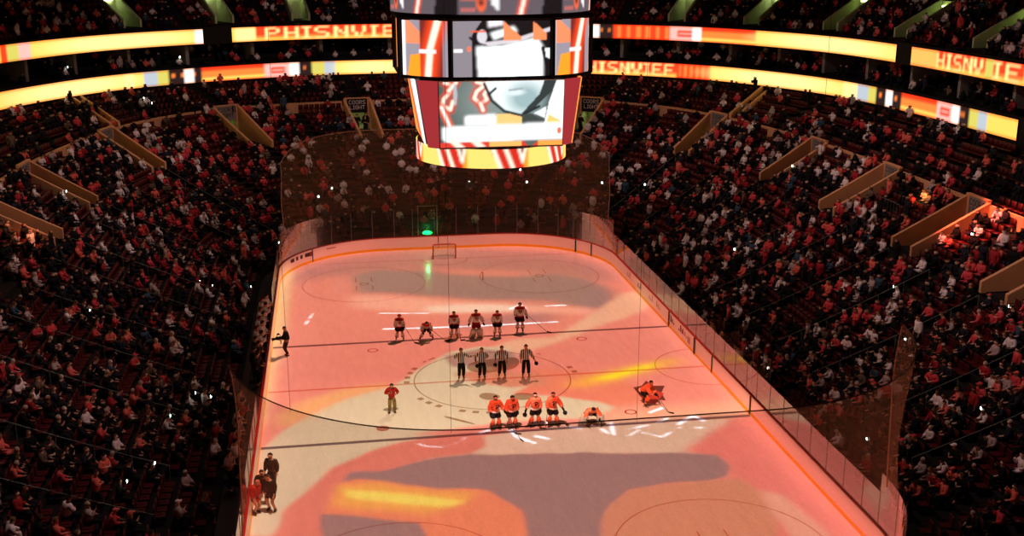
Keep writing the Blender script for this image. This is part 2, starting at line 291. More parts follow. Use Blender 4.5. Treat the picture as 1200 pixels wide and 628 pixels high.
# ------------------------------------------------------------------ ice and its markings
P0 = rect_path(0.0, .5); b = MB(); b.add([(x, y, 0) for x, y, _, _ in P0]+[(x, y, -.1) for x, y, _, _ in P0],
    [tuple(range(len(P0))), tuple(reversed(range(len(P0), 2*len(P0))))]+[(i, (i+1) % len(P0), len(P0)+(i+1) % len(P0), len(P0)+i) for i in range(len(P0))]); struct(b.build('floor', M_ICE))
b = MB(); pin = rect_path(.13, .8)
b.sweep(pin, [(0, -.1), (0, -.02), (3.6, -.02), (3.6, -.1)], 0, True); struct(b.build('floor_apron', M_CONC))
M_BLUE = mat('blue_paint', (116, 104, 120), .3); M_REDL = mat('red_paint', (170, 22, 30), .3); M_LOGO_SHADE = mat('grey_paint_shade', (168, 146, 134), .3); M_MAROON = mat('maroon_paint', (196, 104, 96), .3); M_FADE = mat('faint_paint', (188, 128, 122), .3)
mk = MB(); zc = [.002]
def flat(poly, k):
    zc[0] += .0001; n = len(poly); mk.add([(x, y, zc[0]) for x, y in poly], [tuple(range(n))], k)
def ring(cx, cy, r, w, k, a0=0, a1=2*PI, n=72, jit=None):
    n = max(6, int(n*(a1-a0)/(2*PI))); zc[0] += .0001; z = zc[0]
    A = [a0+(a1-a0)*i/n for i in range(n+1)]
    mk.add([(cx+(r-w/2)*math.cos(a), cy+(r-w/2)*math.sin(a), z) for a in A]+[(cx+(r+w/2)*math.cos(a), cy+(r+w/2)*math.sin(a), z) for a in A], [(i, i+1, n+2+i, n+1+i) for i in range(n)], k)
def rectm(x0, x1, y0, y1, k): flat([(x0, y0), (x1, y0), (x1, y1), (x0, y1)], k)
for y in (-7.62, 7.62): rectm(-12.9, 12.9, y-.15, y+.15, 0)
rectm(-12.9, 12.9, -.09, .09, 5)
for s in (-1, 1):
    gx = 11.2; rectm(-gx, gx, s*27.13-.025, s*27.13+.025, 1); ring(0, s*27.13, 1.83, .05, 1, PI if s > 0 else 0, 2*PI if s > 0 else PI)
    for x in (-6.7, 6.7):
        ring(x, s*21.03, 4.57, .05, 4); ring(x, s*21.03, .3, .06, 1, n=20); ring(x, s*6.1, .3, .08, 1, n=20)
        for e in (-1, 1):
            for q in (-1, 1): rectm(x+e*.6-.03, x+e*.6+.03, s*21.03+q*.5, s*21.03+q*1.7, 4)
ring(0, 0, 4.57, .07, 2); ring(13, 0, 3.05, .05, 4, PI/2, 1.5*PI)
for a in (.05, .2, 2.6, 2.75, 2.9, 3.05, 3.6, 3.75, 3.9, 4.2, 4.35, 4.5): ring(0, 0, 5.0, .32, 2, a, a+.07)
for a in (2.2, 2.25, 2.35, 1.0, .8): ring(0, 0, 5.1, .12, 2, a, a+.05)
def rounded(P, it=2):
    for _ in range(it): P = [q for i in range(len(P)) for q in ((P[i][0]*.75+P[(i+1) % len(P)][0]*.25, P[i][1]*.75+P[(i+1) % len(P)][1]*.25), (P[i][0]*.25+P[(i+1) % len(P)][0]*.75, P[i][1]*.25+P[(i+1) % len(P)][1]*.75))]
    return P
flat(MARK_STAR, 6); flat([(8.42, -2.49), (9.25, -3.81), (8.31, -5.31), (7.74, -4.59)], 3); flat(rounded(MARK_WING_SHADE), 2)  # wing: part logo, part officials' shadows painted on the ice
for q in MARK_SHADE_BLOB: flat(rounded(q), 2)  # grey blobs paint shadows at the officials' feet along with logo bits
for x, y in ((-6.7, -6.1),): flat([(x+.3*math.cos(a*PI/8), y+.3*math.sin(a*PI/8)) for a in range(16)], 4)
struct(mk.build('floor_markings', [M_BLUE, M_REDL, M_LOGO_SHADE, M_MAROON, M_FADE, mat('pale_red_paint', (206, 158, 150), .3), mat('star_paint', (110, 84, 76), .3)]))
# ------------------------------------------------------------------ dasher boards
boards = tag(empty('rink_boards', (0, 0, 0)), 'white dasher boards around the ice with red cap rail and yellow kick plate', 'rink boards')
fine = rect_path(0, .3); NF = len(fine); nb = 70
for i in range(nb):
    a, c = i*NF//nb, (i+1)*NF//nb; q = MB(); seg = [fine[j % NF] for j in range(a, c+1)]
    q.sweep(seg, [(.0, .2), (.0, 1.07), (.1, 1.07), (.1, .2)]); q.build('board_panel', M_BOARD, boards)
q = MB(); q.sweep(fine, [(-.02, 0), (-.02, .2), (.1, .2), (.1, 0)], 0, True); q.build('kick_plate', M_KICK, boards)
q = MB(); q.sweep(fine, [(-.01, 1.071), (-.01, 1.13), (.13, 1.13), (.13, 1.071)], 0, True); q.build('cap_rail', M_CAP, boards)
def board_frame(x, y):
    j = min(range(NF), key=lambda k: (fine[k][0]-x)**2+(fine[k][1]-y)**2); return fine[j]
for x, y, w in ((12.95, 7.62, .14), (12.95, 2.1, .22), (12.95, -1.3, .1), (12.95, -7.62, .16), (10.9, 27.4, .12), (12.0, 26.0, .1), (-10.6, 27.9, .06), (-.2, 30.48, .05)):
    X, Y, nx, ny = board_frame(x, y); q = MB(); q.box((X-nx*.03, Y-ny*.03, .56), (.04, w, 1.02), 0, math.atan2(ny, nx)); q.build('gate_seam', M_LEATH, boards)
def board_ink(x, y, marks, m):
    "printed marks on the inner face, s along the boards"
    q = MB()
    for s0, s1, z0, z1 in marks:
        X, Y, nx, ny = board_frame(x, y); tx, ty = -ny, nx
        A = board_frame(X+tx*s0, Y+ty*s0); B = board_frame(X+tx*s1, Y+ty*s1); e = -.012
        A = (X+tx*s0, Y+ty*s0) if abs(nx) > .999 or abs(ny) > .999 else (A[0], A[1]); B = (X+tx*s1, Y+ty*s1) if abs(nx) > .999 or abs(ny) > .999 else (B[0], B[1])
        q.add([(A[0]+nx*e, A[1]+ny*e, z0), (B[0]+nx*e, B[1]+ny*e, z0), (B[0]+nx*e, B[1]+ny*e, z1), (A[0]+nx*e, A[1]+ny*e, z1)], [(0, 1, 2, 3)])
    q.build('advert_print', m, boards)
board_ink(-11.6, 26.6, [(.0, .3, .62, .92), (.45, .75, .62, .92), (.9, 1.1, .66, .92), (-.6, -.3, .6, .9), (-1.1, -.8, .6, .9), (-1.5, -1.3, .58, .9)], M_AD)
board_ink(-11.6, 26.6, [(-1.8, -1.55, .55, .92)], M_ADR)
for yy in (17.5, 14.4, 11.5, 9.6, 6.2, 4.6, 3.6):
    board_ink(12.95, yy, [(k*.34, k*.34+.2, .5, .5+.12+.16*((k*7+int(yy)) % 3)) for k in range(3)], M_FADE if int(yy) % 2 else M_AD)
board_ink(12.95, 2.9, [(0, .5, .3, .75)], M_FADE); board_ink(-8.5, 29.3, [(0, .9, .75, .85)], M_FADE)
# ------------------------------------------------------------------ glass on the boards
glass = tag(empty('rink_glass', (0, 0, 1.13)), 'clear safety glass panes standing on top of the rink boards', 'rink glass')
gp = rect_path(.06, .3); NG = len(gp); ng = 92
def gz(x, y): return 2.35 if abs(y) > 22.5 else 1.5
def no_glass(x, y): return x < -12.5 and -7 < y < 11
for i in range(ng):
    seg = [gp[j % NG] for j in range(i*NG//ng, (i+1)*NG//ng+1)]; mx_, my_ = seg[len(seg)//2][:2]
    if no_glass(mx_, my_): continue
    h = gz(mx_, my_); q = MB(); n_ = len(seg)
    q.add([(x, y, 0) for x, y, _, _ in seg]+[(x, y, h) for x, y, _, _ in seg], [(k, k+1, n_+k+1, n_+k) for k in range(n_-1)]); q.build('glass_pane', M_GLASS, glass)
    x, y, nx, ny = seg[0]; q = MB(); q.box((x, y, h/2), (.035, .03, h), 0, math.atan2(ny, nx)); q.build('glass_post', M_STEEL, glass)
# penalty-box dividers and the tall black gate post on the right
q = MB(); q.box((13.1, 2.1, 1.35), (.12, .32, 2.7), bev=.02); q.box((13.1, 2.1, 2.72), (.18, .38, .06)); tag(q.build('gate_post', M_BLACK), 'tall black post on the boards right of the officials', 'post')
for k, yy in enumerate((.9, -1.6, -4.0, -6.6)):
    e = tag(empty('glass_partition', (13.2, yy, 1.13-1.13)), ['glass divider behind the boards beside the tall black post', 'second glass divider from the tall black post behind the boards', 'third glass divider from the tall black post behind the boards', 'glass divider behind the boards nearest the near blue line'][k], 'glass partition', 'penalty box dividers')
    q = MB(); q.box((.6, 0, 1.5), (1.1, .015, 2.2)); q.build('glass_pane', M_GLASS, e)
    q = MB(); q.box((.02, 0, 1.35), (.04, .05, 2.7)); q.box((1.16, 0, 1.35), (.04, .05, 2.7)); q.box((.59, 0, .2), (1.1, .05, .4)); q.build('frame', M_STEEL, e)
q = MB(); q.box((13.95, -1.5, .45), (.35, 9, .06), bev=.02); [q.box((13.95, y, .22), (.3, .08, .44)) for y in (-5.5, -3.5, -1.5, .5, 2.5)]; tag(q.build('bench', M_WOOD), 'long bench inside the penalty boxes behind the right boards', 'bench')
q = MB(); q.box((-14.1, 2, .5), (.35, 16, .06), bev=.02); [q.box((-14.1, y, .24), (.3, .08, .48)) for y in (-5, -2, 1, 4, 7, 9.5)]; tag(q.build('bench', M_WOOD), 'long players bench behind the left boards', 'bench')
# ------------------------------------------------------------------ protective netting
def netting(name, pts, zlo, ztop, label, m, sag=.0, rim=True):
    e = tag(empty(name, (pts[0][0], pts[0][1], 0)), label, 'netting'); ox, oy = pts[0][0], pts[0][1]; n = len(pts); K = 12; V = []; F = []
    for i, (x, y, nx, ny) in enumerate(pts):
        f = i/(n-1)
        for k in range(K+1):
            g = k/K; z = zlo(x, y)+(ztop(f)-zlo(x, y))*g; w = .28*math.sin(g*PI)*math.sin(f*38+g*4)*.35+sag*math.sin(g*PI)*-.6
            V.append((x+nx*w-ox, y+ny*w-oy, z))
    for i in range(n-1):
        for k in range(K): a = i*(K+1)+k; F.append((a, a+K+1, a+K+2, a+1))
    q = MB(); q.add(V, F); q.build('net_mesh', m, e, True)
    top = [V[i*(K+1)+K] for i in range(n)]; q = MB(); q.tube(top, .035 if rim else .022, 5); q.build('top_cable', mat('tarred_cord', (104, 70, 48), .8) if not rim else mat('pale_cord', (190, 160, 140), .8), e)
    q = MB(); q.tube([V[k] for k in range(K+1)], .03, 5); q.tube([V[(n-1)*(K+1)+k] for k in range(K+1)], .03, 5); q.build('edge_cord', mat('pale_cord', (190, 160, 140), .8), e)
    return top, (ox, oy)
gl = rect_path(.12, .3); i0 = min(range(len(gl)), key=lambda j: abs(gl[j][0]-13)+abs(gl[j][1]-24)); i1 = min(range(len(gl)), key=lambda j: abs(gl[j][0]+13)+abs(gl[j][1]-25))
netting('protective_netting', gl[i0:i1+1], lambda x, y: 1.13+2.35, lambda f: 10.15-1.5*(abs(2*f-1)**6), 'tall curved spectator netting hanging behind the far goal', M_NETF)
rot = gl[len(gl)*3//4-1:]+gl[:len(gl)*3//4-1]; glx = gl+gl
j0 = min(range(len(gl)), key=lambda j: abs(gl[j][0]+13)+abs(gl[j][1]+23.6)); j1 = min(range(len(gl)), key=lambda j: abs(gl[j][0]-12.6)+abs(gl[j][1]+23.2))
if j1 < j0: j1 += len(gl)
near = [(x-nx*.35, y-ny*.35, nx, ny) for x, y, nx, ny in glx[j0:j1+1]]
top, (ox, oy) = netting('protective_netting', near, lambda x, y: 1.13+2.3, lambda f: 10.3, 'tall spectator netting nearest the viewer, its dark top cable curving across the ice', M_NETN, .35, False)
for px in (-10.4, -5.6, .2, 5.6):
    t_ = min(top, key=lambda p: abs(p[0]+ox-px)+(0 if p[1]+oy < -24 else 50)); q = MB(); q.tube([(t_[0]+ox, t_[1]+oy, t_[2]-.1), (t_[0]+ox, t_[1]+oy, 33.9)], .006, 5)
    tag(q.build('suspension_cable', mat('thin_wire', (120, 70, 60), .7)), {-10.4: 'thin vertical cable meeting the net cable nearest the left boards', -5.6: 'thin vertical cable meeting the near net cable left of the orange team', .2: 'thin vertical cable dropping to the near net cable behind the crouched goalkeeper', 5.6: 'thin vertical cable rightmost of those holding the near net cable'}[px], 'cable', 'net suspension cables')
# ------------------------------------------------------------------ goal
g = tag(empty('hockey_goal', (0, 27.13, 0)), 'red framed ice hockey goal before the far boards', 'goal')
q = MB(); q.tube([(-.915, 0, 0), (-.915, 0, 1.16), (-.87, 0, 1.22), (.87, 0, 1.22), (.915, 0, 1.16), (.915, 0, 0)], .05, 8); q.build('goal_frame', mat('goal_red', (196, 60, 20), .4), g, True)
q = MB(); q.tube([(-.9, 0, .03), (-1.0, .7, .03), (-.55, 1.1, .03), (.55, 1.1, .03), (1.0, .7, .03), (.9, 0, .03)], .04, 6); q.tube([(-.87, 0, 1.2), (-.5, .55, 1.15), (.5, .55, 1.15), (.87, 0, 1.2)], .025, 6); q.build('base_frame', M_PAD, g, True)
q = MB(); lo = [(-.9, .02), (-1.0, .7), (-.55, 1.1), (.55, 1.1), (1.0, .7), (.9, .02)]; hi = [(-.87, .02), (-.75, .35), (-.5, .55), (.5, .55), (.75, .35), (.87, .02)]
q.add([(x, y, .05) for x, y in lo]+[(x, y, 1.17) for x, y in hi], [(i, i+1, 7+i, 6+i) for i in range(5)]+[(6, 7, 8, 9, 10, 11)]); q.build('goal_net', sheet_mat('goal_net', (235, 225, 220), .3, 0, grid=1), g)
gl_ = tag(empty('goal_light', (-1.05, 30.75, 1.1)), 'glowing green goal lamp behind the far boards', 'goal lamp')
q = MB(); q.box((0, 0, .08), (.62, .25, .16), bev=.02); q.build('lamp_base', M_BLACK, gl_)
q = MB(); q.ball((0, 0, .24), (.42, .2, .17), 12); q.build('lamp_lens', mat('green_lamp', (10, 255, 110), .3, emit=3.5), gl_, True)
l = bpy.data.lights.new('goal_lamp_glow', 'POINT'); l.energy = 45; l.color = (0, 1, .3); l.shadow_soft_size = .1; lo_ = bpy.data.objects.new('goal_lamp_glow', l); COL.objects.link(lo_); lo_.location = (-1.05, 30.72, 1.85)
q = MB(); q.tube([(-.75, .1, 0), (-.75, .1, 2.5), (.85, .1, 2.5), (.85, .1, 0)], .045, 6); tag(q.build('net_frame', M_STEEL, None, False, (-1.05, 30.72, 1.13)), 'pale metal frame lit green around the goal lamp', 'frame')
q = MB(); q.tube([(0, 0, 0), (0, 0, .55)], .03, 6); q.tube([(0, 0, .55), (-.12, 0, .58)], .03, 6); tag(q.build('goal_peg', mat('goal_red', (196, 60, 20), .4), None, False, (2.26, 20.6, 0)), 'small red hooked peg standing on the ice right of the far goal', 'peg')
# ------------------------------------------------------------------ stands
PORT_U = {1: [-.58, .23, 1.17, 2.47, 4.17, 5.97, 7.42], -1: [-.58, .23, 1.17, 2.42, 4.15, 5.95, 7.42]}
PR0 = 16
def du_for(fn, side, u, w):
    a, b = fn(side, np.array([u-.01, u+.01])); return w*.02/np.linalg.norm(b-a)
PORT = {s: [] for s in (1, -1)}
for s in (1, -1):
    for u in PORT_U[s]:
        d = du_for(lambda sd, uu: low_xy(sd, uu, np.array([.88, .88])), s, u, 1.25); PORT[s].append((u-d, u+d))
def find_u(fn, side, px, z):
    us = np.linspace(-2, 8, 2001); p = fn(side, us); q = project(np.concatenate([p, np.full((len(us), 1), z)], 1)); return float(us[np.abs(q[:, 0]-px).argmin()])
UPX = {-1: [(145, 17.9), (256, 17.9), (349, 17.9)], 1: [(800, 17.9), (892, 18.1), (988, 18.3), (1075, 18.6), (1172, 18.9)]}
UPORT = {s: [] for s in (1, -1)}
for s in UPX:
    for px, z in UPX[s]:
        u = find_u(lambda sd, uu: out_xy(sd, uu, np.full(len(uu), 2.6)), s, px, z); d = du_for(lambda sd, uu: out_xy(sd, uu, np.array([2.6, 2.6])), s, u, .95); UPORT[s].append((u-d, u+d))
UR0, UR1, NUP = 1, 6, 14
def up_d(i): return .3+.85*i
def up_z(i): return 16.45+.5*i
def mid_z(i): return 8.4+.45*i
def loft_strip(V, F, A, B, zA, zB):
    b = len(V); n = len(A)
    for k in range(n): V.append((A[k][0], A[k][1], zA)); V.append((B[k][0], B[k][1], zB))
    for k in range(n-1): F.append((b+2*k, b+2*k+2, b+2*k+3, b+2*k+1))
def ubreaks(side, ports):
    us = sorted(set([round(x, 5) for x in np.arange(-8, 8.001, .1)]+[x for p in ports for x in p])); return us
for side, nm in ((1, 'right'), (-1, 'left')):
    V = []; F = []; us = ubreaks(side, PORT[side])
    for a, c in zip(us[:-1], us[1:]):
        um = (a+c)/2; inp = any(p0 < um < p1 for p0, p1 in PORT[side]); uu = np.array([a, c]); zp = 0
        for i in range(NROW):
            z = row_z(min(i, PR0) if inp else i); A = low_xy(side, uu, np.full(2, i/NROW)); B = low_xy(side, uu, np.full(2, (i+1)/NROW))
            if z != zp: loft_strip(V, F, A, A, zp, z)
            loft_strip(V, F, A, B, z, z); zp = z
    q = MB(); q.add(V, F); struct(q.build('floor_terrace_'+nm, M_STEP))
    V = []; F = []; uu = np.arange(-8, 8.001, .1); one = np.ones(len(uu)); zp = mid_z(0)-.3
    for i in range(5):
        A = mid_xy(side, uu, one*i/5); B = mid_xy(side, uu, one*(i+1)/5); loft_strip(V, F, A, A, zp, mid_z(i)); loft_strip(V, F, A, B, mid_z(i), mid_z(i)); zp = mid_z(i)
    q = MB(); q.add(V, F); struct(q.build('floor_club_'+nm, M_STEP))
    V = []; F = []; o = lambda d: out_xy(side, uu, one*d)
    for (d0, z0), (d1, z1) in zip([(0, mid_z(4)), (0, 12.95), (.25, 12.95), (.25, 12.6), (1.6, 12.6), (1.6, 13.05), (3, 13.05), (3, 13.5), (5, 13.5), (5, 15.0), (0, 15.0), (0, 16.75), (.3, 16.75)],
                                  [(0, 12.95), (.25, 12.95), (.25, 12.6), (1.6, 12.6), (1.6, 13.05), (3, 13.05), (3, 13.5), (5, 13.5), (5, 15.0), (0, 15.0), (0, 16.75), (.3, 16.75), (.3, 16.45)]): loft_strip(V, F, o(d0), o(d1), z0, z1)
    q = MB(); q.add(V, F); struct(q.build('wall_balcony_'+nm, M_DARK))
    V = []; F = []; us = ubreaks(side, UPORT[side])
    for a, c in zip(us[:-1], us[1:]):
        um = (a+c)/2; inp = any(p0 < um < p1 for p0, p1 in UPORT[side]); u2 = np.array([a, c]); zp = up_z(0)
        for i in range(NUP):
            z = up_z(UR0 if inp and UR0 < i < UR1 else i); A = out_xy(side, u2, np.full(2, up_d(i))); B = out_xy(side, u2, np.full(2, up_d(i+1)))
            if z != zp: loft_strip(V, F, A, A, zp, z)
            loft_strip(V, F, A, B, z, z); zp = z
    q = MB(); q.add(V, F); struct(q.build('floor_deck_'+nm, M_STEP))
    V = []; F = []; loft_strip(V, F, o(up_d(NUP)), o(up_d(NUP)), up_z(NUP-1), 34); q = MB(); q.add(V, F); struct(q.build('wall_'+nm, M_DARK))
    # low tan wall along the top of the lower tier, broken at the portals
    cuts = [(-8, -8)]+sorted(PORT[side])+[(8, 8)]; k = 0
    for (a0, a1), (c0, c1) in zip(cuts[:-1], cuts[1:]):
        uu2 = np.linspace(a1, c0, max(3, int((c0-a1)/.12))); p = _pt(ST_M, side, uu2); tg = np.gradient(p, axis=0); n = np.stack([tg[:, 1], -tg[:, 0]], 1)*side; n /= np.linalg.norm(n, axis=1, keepdims=True)
        q = MB(); q.sweep([(*p[i], *n[i]) for i in range(len(p))], [(-.05, 7.7), (-.05, 8.85), (.22, 8.85), (.22, 7.7)]); struct(q.build('trim_terrace_'+nm, M_TAN))
# ceiling
pl = [tuple(out_xy(1, np.array([u]), np.array([up_d(NUP)]))[0]) for u in np.arange(-8, 8, .25)]+[tuple(out_xy(-1, np.array([u]), np.array([up_d(NUP)]))[0]) for u in np.arange(8, -8, -.25)]
q = MB(); q.prism(pl, 34, 34.3); struct(q.build('ceiling', M_DARK))
# balcony partitions between the two ribbons
for side in (1, -1):
    for u in np.arange(.4, 8.01, .62):
        a = out_xy(side, np.array([u, u]), np.array([1.2, 5.0])); c = (a[0]+a[1])/2; d = a[1]-a[0]
        q = MB(); q.box((c[0], c[1], 14.0), (np.linalg.norm(d), .35, 2.0), 0, math.atan2(d[1], d[0])); struct(q.build('partition', mat('suite_wall', (150, 146, 140), .9)))
# ------------------------------------------------------------------ walk-out portals
FONT = {'C': ['01110','10001','10000','10000','10000','10001','01110'],'O': ['01110','10001','10001','10001','10001','10001','01110'],'R': ['11110','10001','10001','11110','10100','10010','10001'],'S': ['01111','10000','10000','01110','00001','00001','11110'],
 'L': ['10000','10000','10000','10000','10000','10000','11111'],'I': ['111','010','010','010','010','010','111'],'G': ['01110','10001','10000','10111','10001','10001','01110'],'H': ['10001','10001','10001','11111','10001','10001','10001'],'T': ['11111','00100','00100','00100','00100','00100','00100'],
 'N': ['10001','11001','10101','10101','10011','10001','10001'],'V': ['10001','10001','10001','10001','01010','01010','00100'],'E': ['11111','10000','10000','11110','10000','10000','11111'],'P': ['11110','10001','10001','11110','10000','10000','10000'],'A': ['01110','10001','10001','11111','10001','10001','10001'],'F': ['11111','10000','10000','11110','10000','10000','10000'],' ': ['00']*7}
def letters(q, text, o, ex, h, k=0, fy=None):
    "bitmap lettering as small blocks; o corner, ex unit vector along the line"
    px = h/7; x = 0
    for ch in text:
        g = FONT[ch]
        for r, row in enumerate(g):
            for c_, v in enumerate(row):
                if v == '1':
                    a = Vector(o)+Vector(ex)*(x+c_)*px+Vector((0, 0, 1))*(6-r)*px; e = Vector(ex)*px; z = Vector((0, 0, px)); q.add([a, a+e, a+e+z, a+z], [(0, 1, 2, 3)], k)
        x += len(g[0])+1
def text_w(text, h): return (sum(len(FONT[c][0])+1 for c in text)-1)*h/7
WHERE = {1: {5.97: 'portal walkway with sign right of the hanging scoreboard, beyond the netting', 4.17: 'tan walled portal walkway at the far right corner of the stands', 2.47: 'tan walled portal walkway, second from the far right corner', 1.17: 'tan walled portal walkway above the right stand, third from the corner', .23: 'tan walled portal walkway lit warm beside the glowing rail on the right', -.58: 'tan portal walkway cut by the right picture edge beside lit red seats', 7.42: 'portal walkway hidden behind the hanging scoreboard'},
 -1: {5.95: 'tan portal walkway with green lit opening left of the netting', 7.42: 'framed portal walkway with people standing inside, left of the scoreboard', 4.15: 'tan portal walkway below the long stair wall in the upper left', 2.42: 'tan walled portal walkway at the left picture edge', 1.17: 'tan portal walkway outside the left picture edge', .23: 'tan portal walkway far outside the left edge', -.58: 'tan portal walkway outside the lower left'}}
GREEN = mat('portal_wall_green', (150, 152, 100), .8); LAMPG = mat('portal_lamp', (210, 235, 150), .5, emit=5); LAMPW = mat('portal_lamp_bright', (236, 250, 205), .5, emit=11)
def wall_prism(q, pts, th, k=0):
    "pts: list of (x,y,zbottom,ztop) along a line"
    (x0, y0), (x1, y1) = pts[0][:2], pts[-1][:2]; L_ = math.hypot(x1-x0, y1-y0); nx, ny = -(y1-y0)/L_*th/2, (x1-x0)/L_*th/2; n = len(pts); vs = []
    for x, y, zb, zt in pts: vs += [(x+nx, y+ny, zb), (x+nx, y+ny, zt), (x-nx, y-ny, zt), (x-nx, y-ny, zb)]
    fs = [(4*i+j, 4*i+4+j, 4*i+4+(j+1) % 4, 4*i+(j+1) % 4) for i in range(n-1) for j in range(4)]+[(0, 1, 2, 3), (4*n-1, 4*n-2, 4*n-3, 4*n-4)]; q.add(vs, fs, k)
for side in (1, -1):
    for u, (u0, u1) in zip(PORT_U[side], PORT[side]):
        if u < 1 and side < 0 or (u > 7 and side > 0): continue
        c = low_xy(side, np.array([u]), np.array([.85]))[0]; zf = row_z(PR0); e = tag(empty('portal_walkway', (c[0], c[1], zf)), WHERE[side][u], 'walkway', 'tan portal walkways in the lower stands')
        rel = lambda p: (p[0]-c[0], p[1]-c[1])
        for uu in (u0, u1):
            q = MB(); tt = np.linspace(PR0/NROW-.02, 1.0, 6); P = low_xy(side, np.full(6, uu), tt)
            wall_prism(q, [(*rel(P[i]), -.06, row_z(tt[i]*NROW)+.75+.1*i/5-zf) for i in range(6)], .24); q.build('side_wall', M_TAN, e)
        A, B = rel(low_xy(side, np.array([u0]), np.array([1.]))[0]), rel(low_xy(side, np.array([u1]), np.array([1.]))[0]); A, B = Vector((*A, 0)), Vector((*B, 0))
        inward = Vector((*(-(c)*0), 0)); Ic = low_xy(side, np.array([u]), np.array([.0]))[0]; inward = Vector((Ic[0]-c[0], Ic[1]-c[1], 0)).normalized()
        ex = (B-A).normalized(); mid = (A+B)/2
        if ex.cross(Vector((0, 0, 1))).dot(inward) < 0: ex = -ex
        w = (B-A).length; top_ = row_z(NROW)+.85-zf; oh = 1.72
        ang = math.atan2(ex.y, ex.x); q = MB()
        for sx in (-1, 1): q.box(mid+ex*sx*(w/2-.15)+Vector((0, 0, top_/2)), (.3, .2, top_), 0, ang)
        q.box(mid+Vector((0, 0, top_+.06)), (w, .24, .12), 0, ang)
        q.build('door_frame', M_TAN, e)
        light_sign = u not in (5.97, 7.42); q = MB(); q.box(mid+Vector((0, 0, (oh+top_)/2)), (w-.3, .16, top_-oh), 0, ang); sg = q.build('sign_board', M_SIGN if light_sign else M_SIGNB, e)
        q = MB(); hgt = .42
        for r, tx in enumerate(('COORS', 'LIGHT')):
            tw = text_w(tx, hgt); letters(q, tx, mid-ex*tw/2+inward*.09+Vector((0, 0, top_-.58-r*.55)), ex, hgt)
        q.build('sign_lettering', M_SIGNB if light_sign else M_LETTER, sg)
        q = MB(); dep = -inward*3
        for sx in (-1, 1):
            a = mid+ex*sx*(w/2-.16); q.add([a, a+dep, a+dep+Vector((0, 0, oh)), a+Vector((0, 0, oh))], [(0, 1, 2, 3)])
        a, b2 = mid-ex*(w/2-.16), mid+ex*(w/2-.16); q.add([a, b2, b2+dep, a+dep], [(0, 1, 2, 3)]); q.add([a+Vector((0, 0, oh)), b2+Vector((0, 0, oh)), b2+dep+Vector((0, 0, oh)), a+dep+Vector((0, 0, oh))], [(0, 1, 2, 3)]); q.add([a+dep, b2+dep, b2+dep+Vector((0, 0, oh)), a+dep+Vector((0, 0, oh))], [(0, 1, 2, 3)])
        q.build('corridor', GREEN, e)
        if u > 2 and u not in (2.42, 2.47):
            q = MB(); q.box(mid+dep*.45+Vector((0, 0, oh-.06)), (.5, .9, .06), 0, ang); q.build('ceiling_lamp', LAMPW if u in (7.42, 5.97) else LAMPG, e)
    for k, (u0, u1) in enumerate(UPORT[side]):
        u = (u0+u1)/2; c = out_xy(side, np.array([u]), np.array([up_d(3)]))[0]; zf = up_z(UR0); rel = lambda p: (p[0]-c[0], p[1]-c[1])
        lab = {(-1, 0): 'lit pale green walkway high in the deck, leftmost above the upper ribbon', (-1, 1): 'lit pale green walkway high in the deck, second from the left', (-1, 2): 'lit pale green walkway high in the deck just left of the scoreboard', (1, 0): 'lit pale green walkway high in the deck just right of the scoreboard', (1, 1): 'pale green walkway high in the deck, second right of the scoreboard', (1, 2): 'pale green walkway high in the deck, third right of the scoreboard', (1, 3): 'dim green walkway high in the deck, fourth right of the scoreboard', (1, 4): 'dim green walkway high in the deck near the top right corner'}[(side, k)]
        e = tag(empty('deck_walkway', (c[0], c[1], zf)), lab, 'walkway', 'lit walkways in the upper deck')
        for uu in (u0, u1):
            ds = np.linspace(up_d(UR0), up_d(UR1), 4); P = out_xy(side, np.full(4, uu), ds); q = MB(); wall_prism(q, [(*rel(P[i]), -.05, .75+2.35*i/3) for i in range(4)], .2); q.build('side_wall', mat('pale_green_wall', (205, 215, 160), .8), e)
        A, B = [Vector((*rel(out_xy(side, np.array([x]), np.array([up_d(UR1)]))[0]), 0)) for x in (u0, u1)]; q = MB(); q.add([A+Vector((0, 0, -.05)), B+Vector((0, 0, -.05)), B+Vector((0, 0, 3.0)), A+Vector((0, 0, 3.0))], [(0, 1, 2, 3)]); ex = (B-A).normalized()
        q.build('back_wall', mat('pale_green_wall', (205, 215, 160), .8), e)
        m_ = (A+B)/2; q = MB(); q.box(m_*.93+Vector((0, 0, 2.55)), (.9, .12, .16), 0, math.atan2(ex.y, ex.x)); q.build('lamp', LAMPW if k < 2 or side < 0 else LAMPG, e)
# long sloping stair walls that climb behind the corner portals
for side, u, lab in ((-1, 4.42, 'long tan stair wall climbing from the upper left portal to the ribbon board'), (1, 3.98, 'tan stair wall climbing from the far right corner portal to the ribbon board')):
    a = _pt(ST_M, side, np.array([u]))[0]; b2 = _pt(ST_N, side, np.array([u+.22]))[0]; q = MB()
    for w in (0, .9):
        n = np.array([-(b2-a)[1], (b2-a)[0]])/np.linalg.norm(b2-a)*w*side*-1; P = [a+n+(b2-a)*i/5 for i in range(6)]; wall_prism(q, [(*P[i], 8.2+2.0*i/5, 9.3+2.0*i/5) for i in range(6)], .22)
    tag(q.build('stair_wall', M_TAN), lab, 'stair wall')
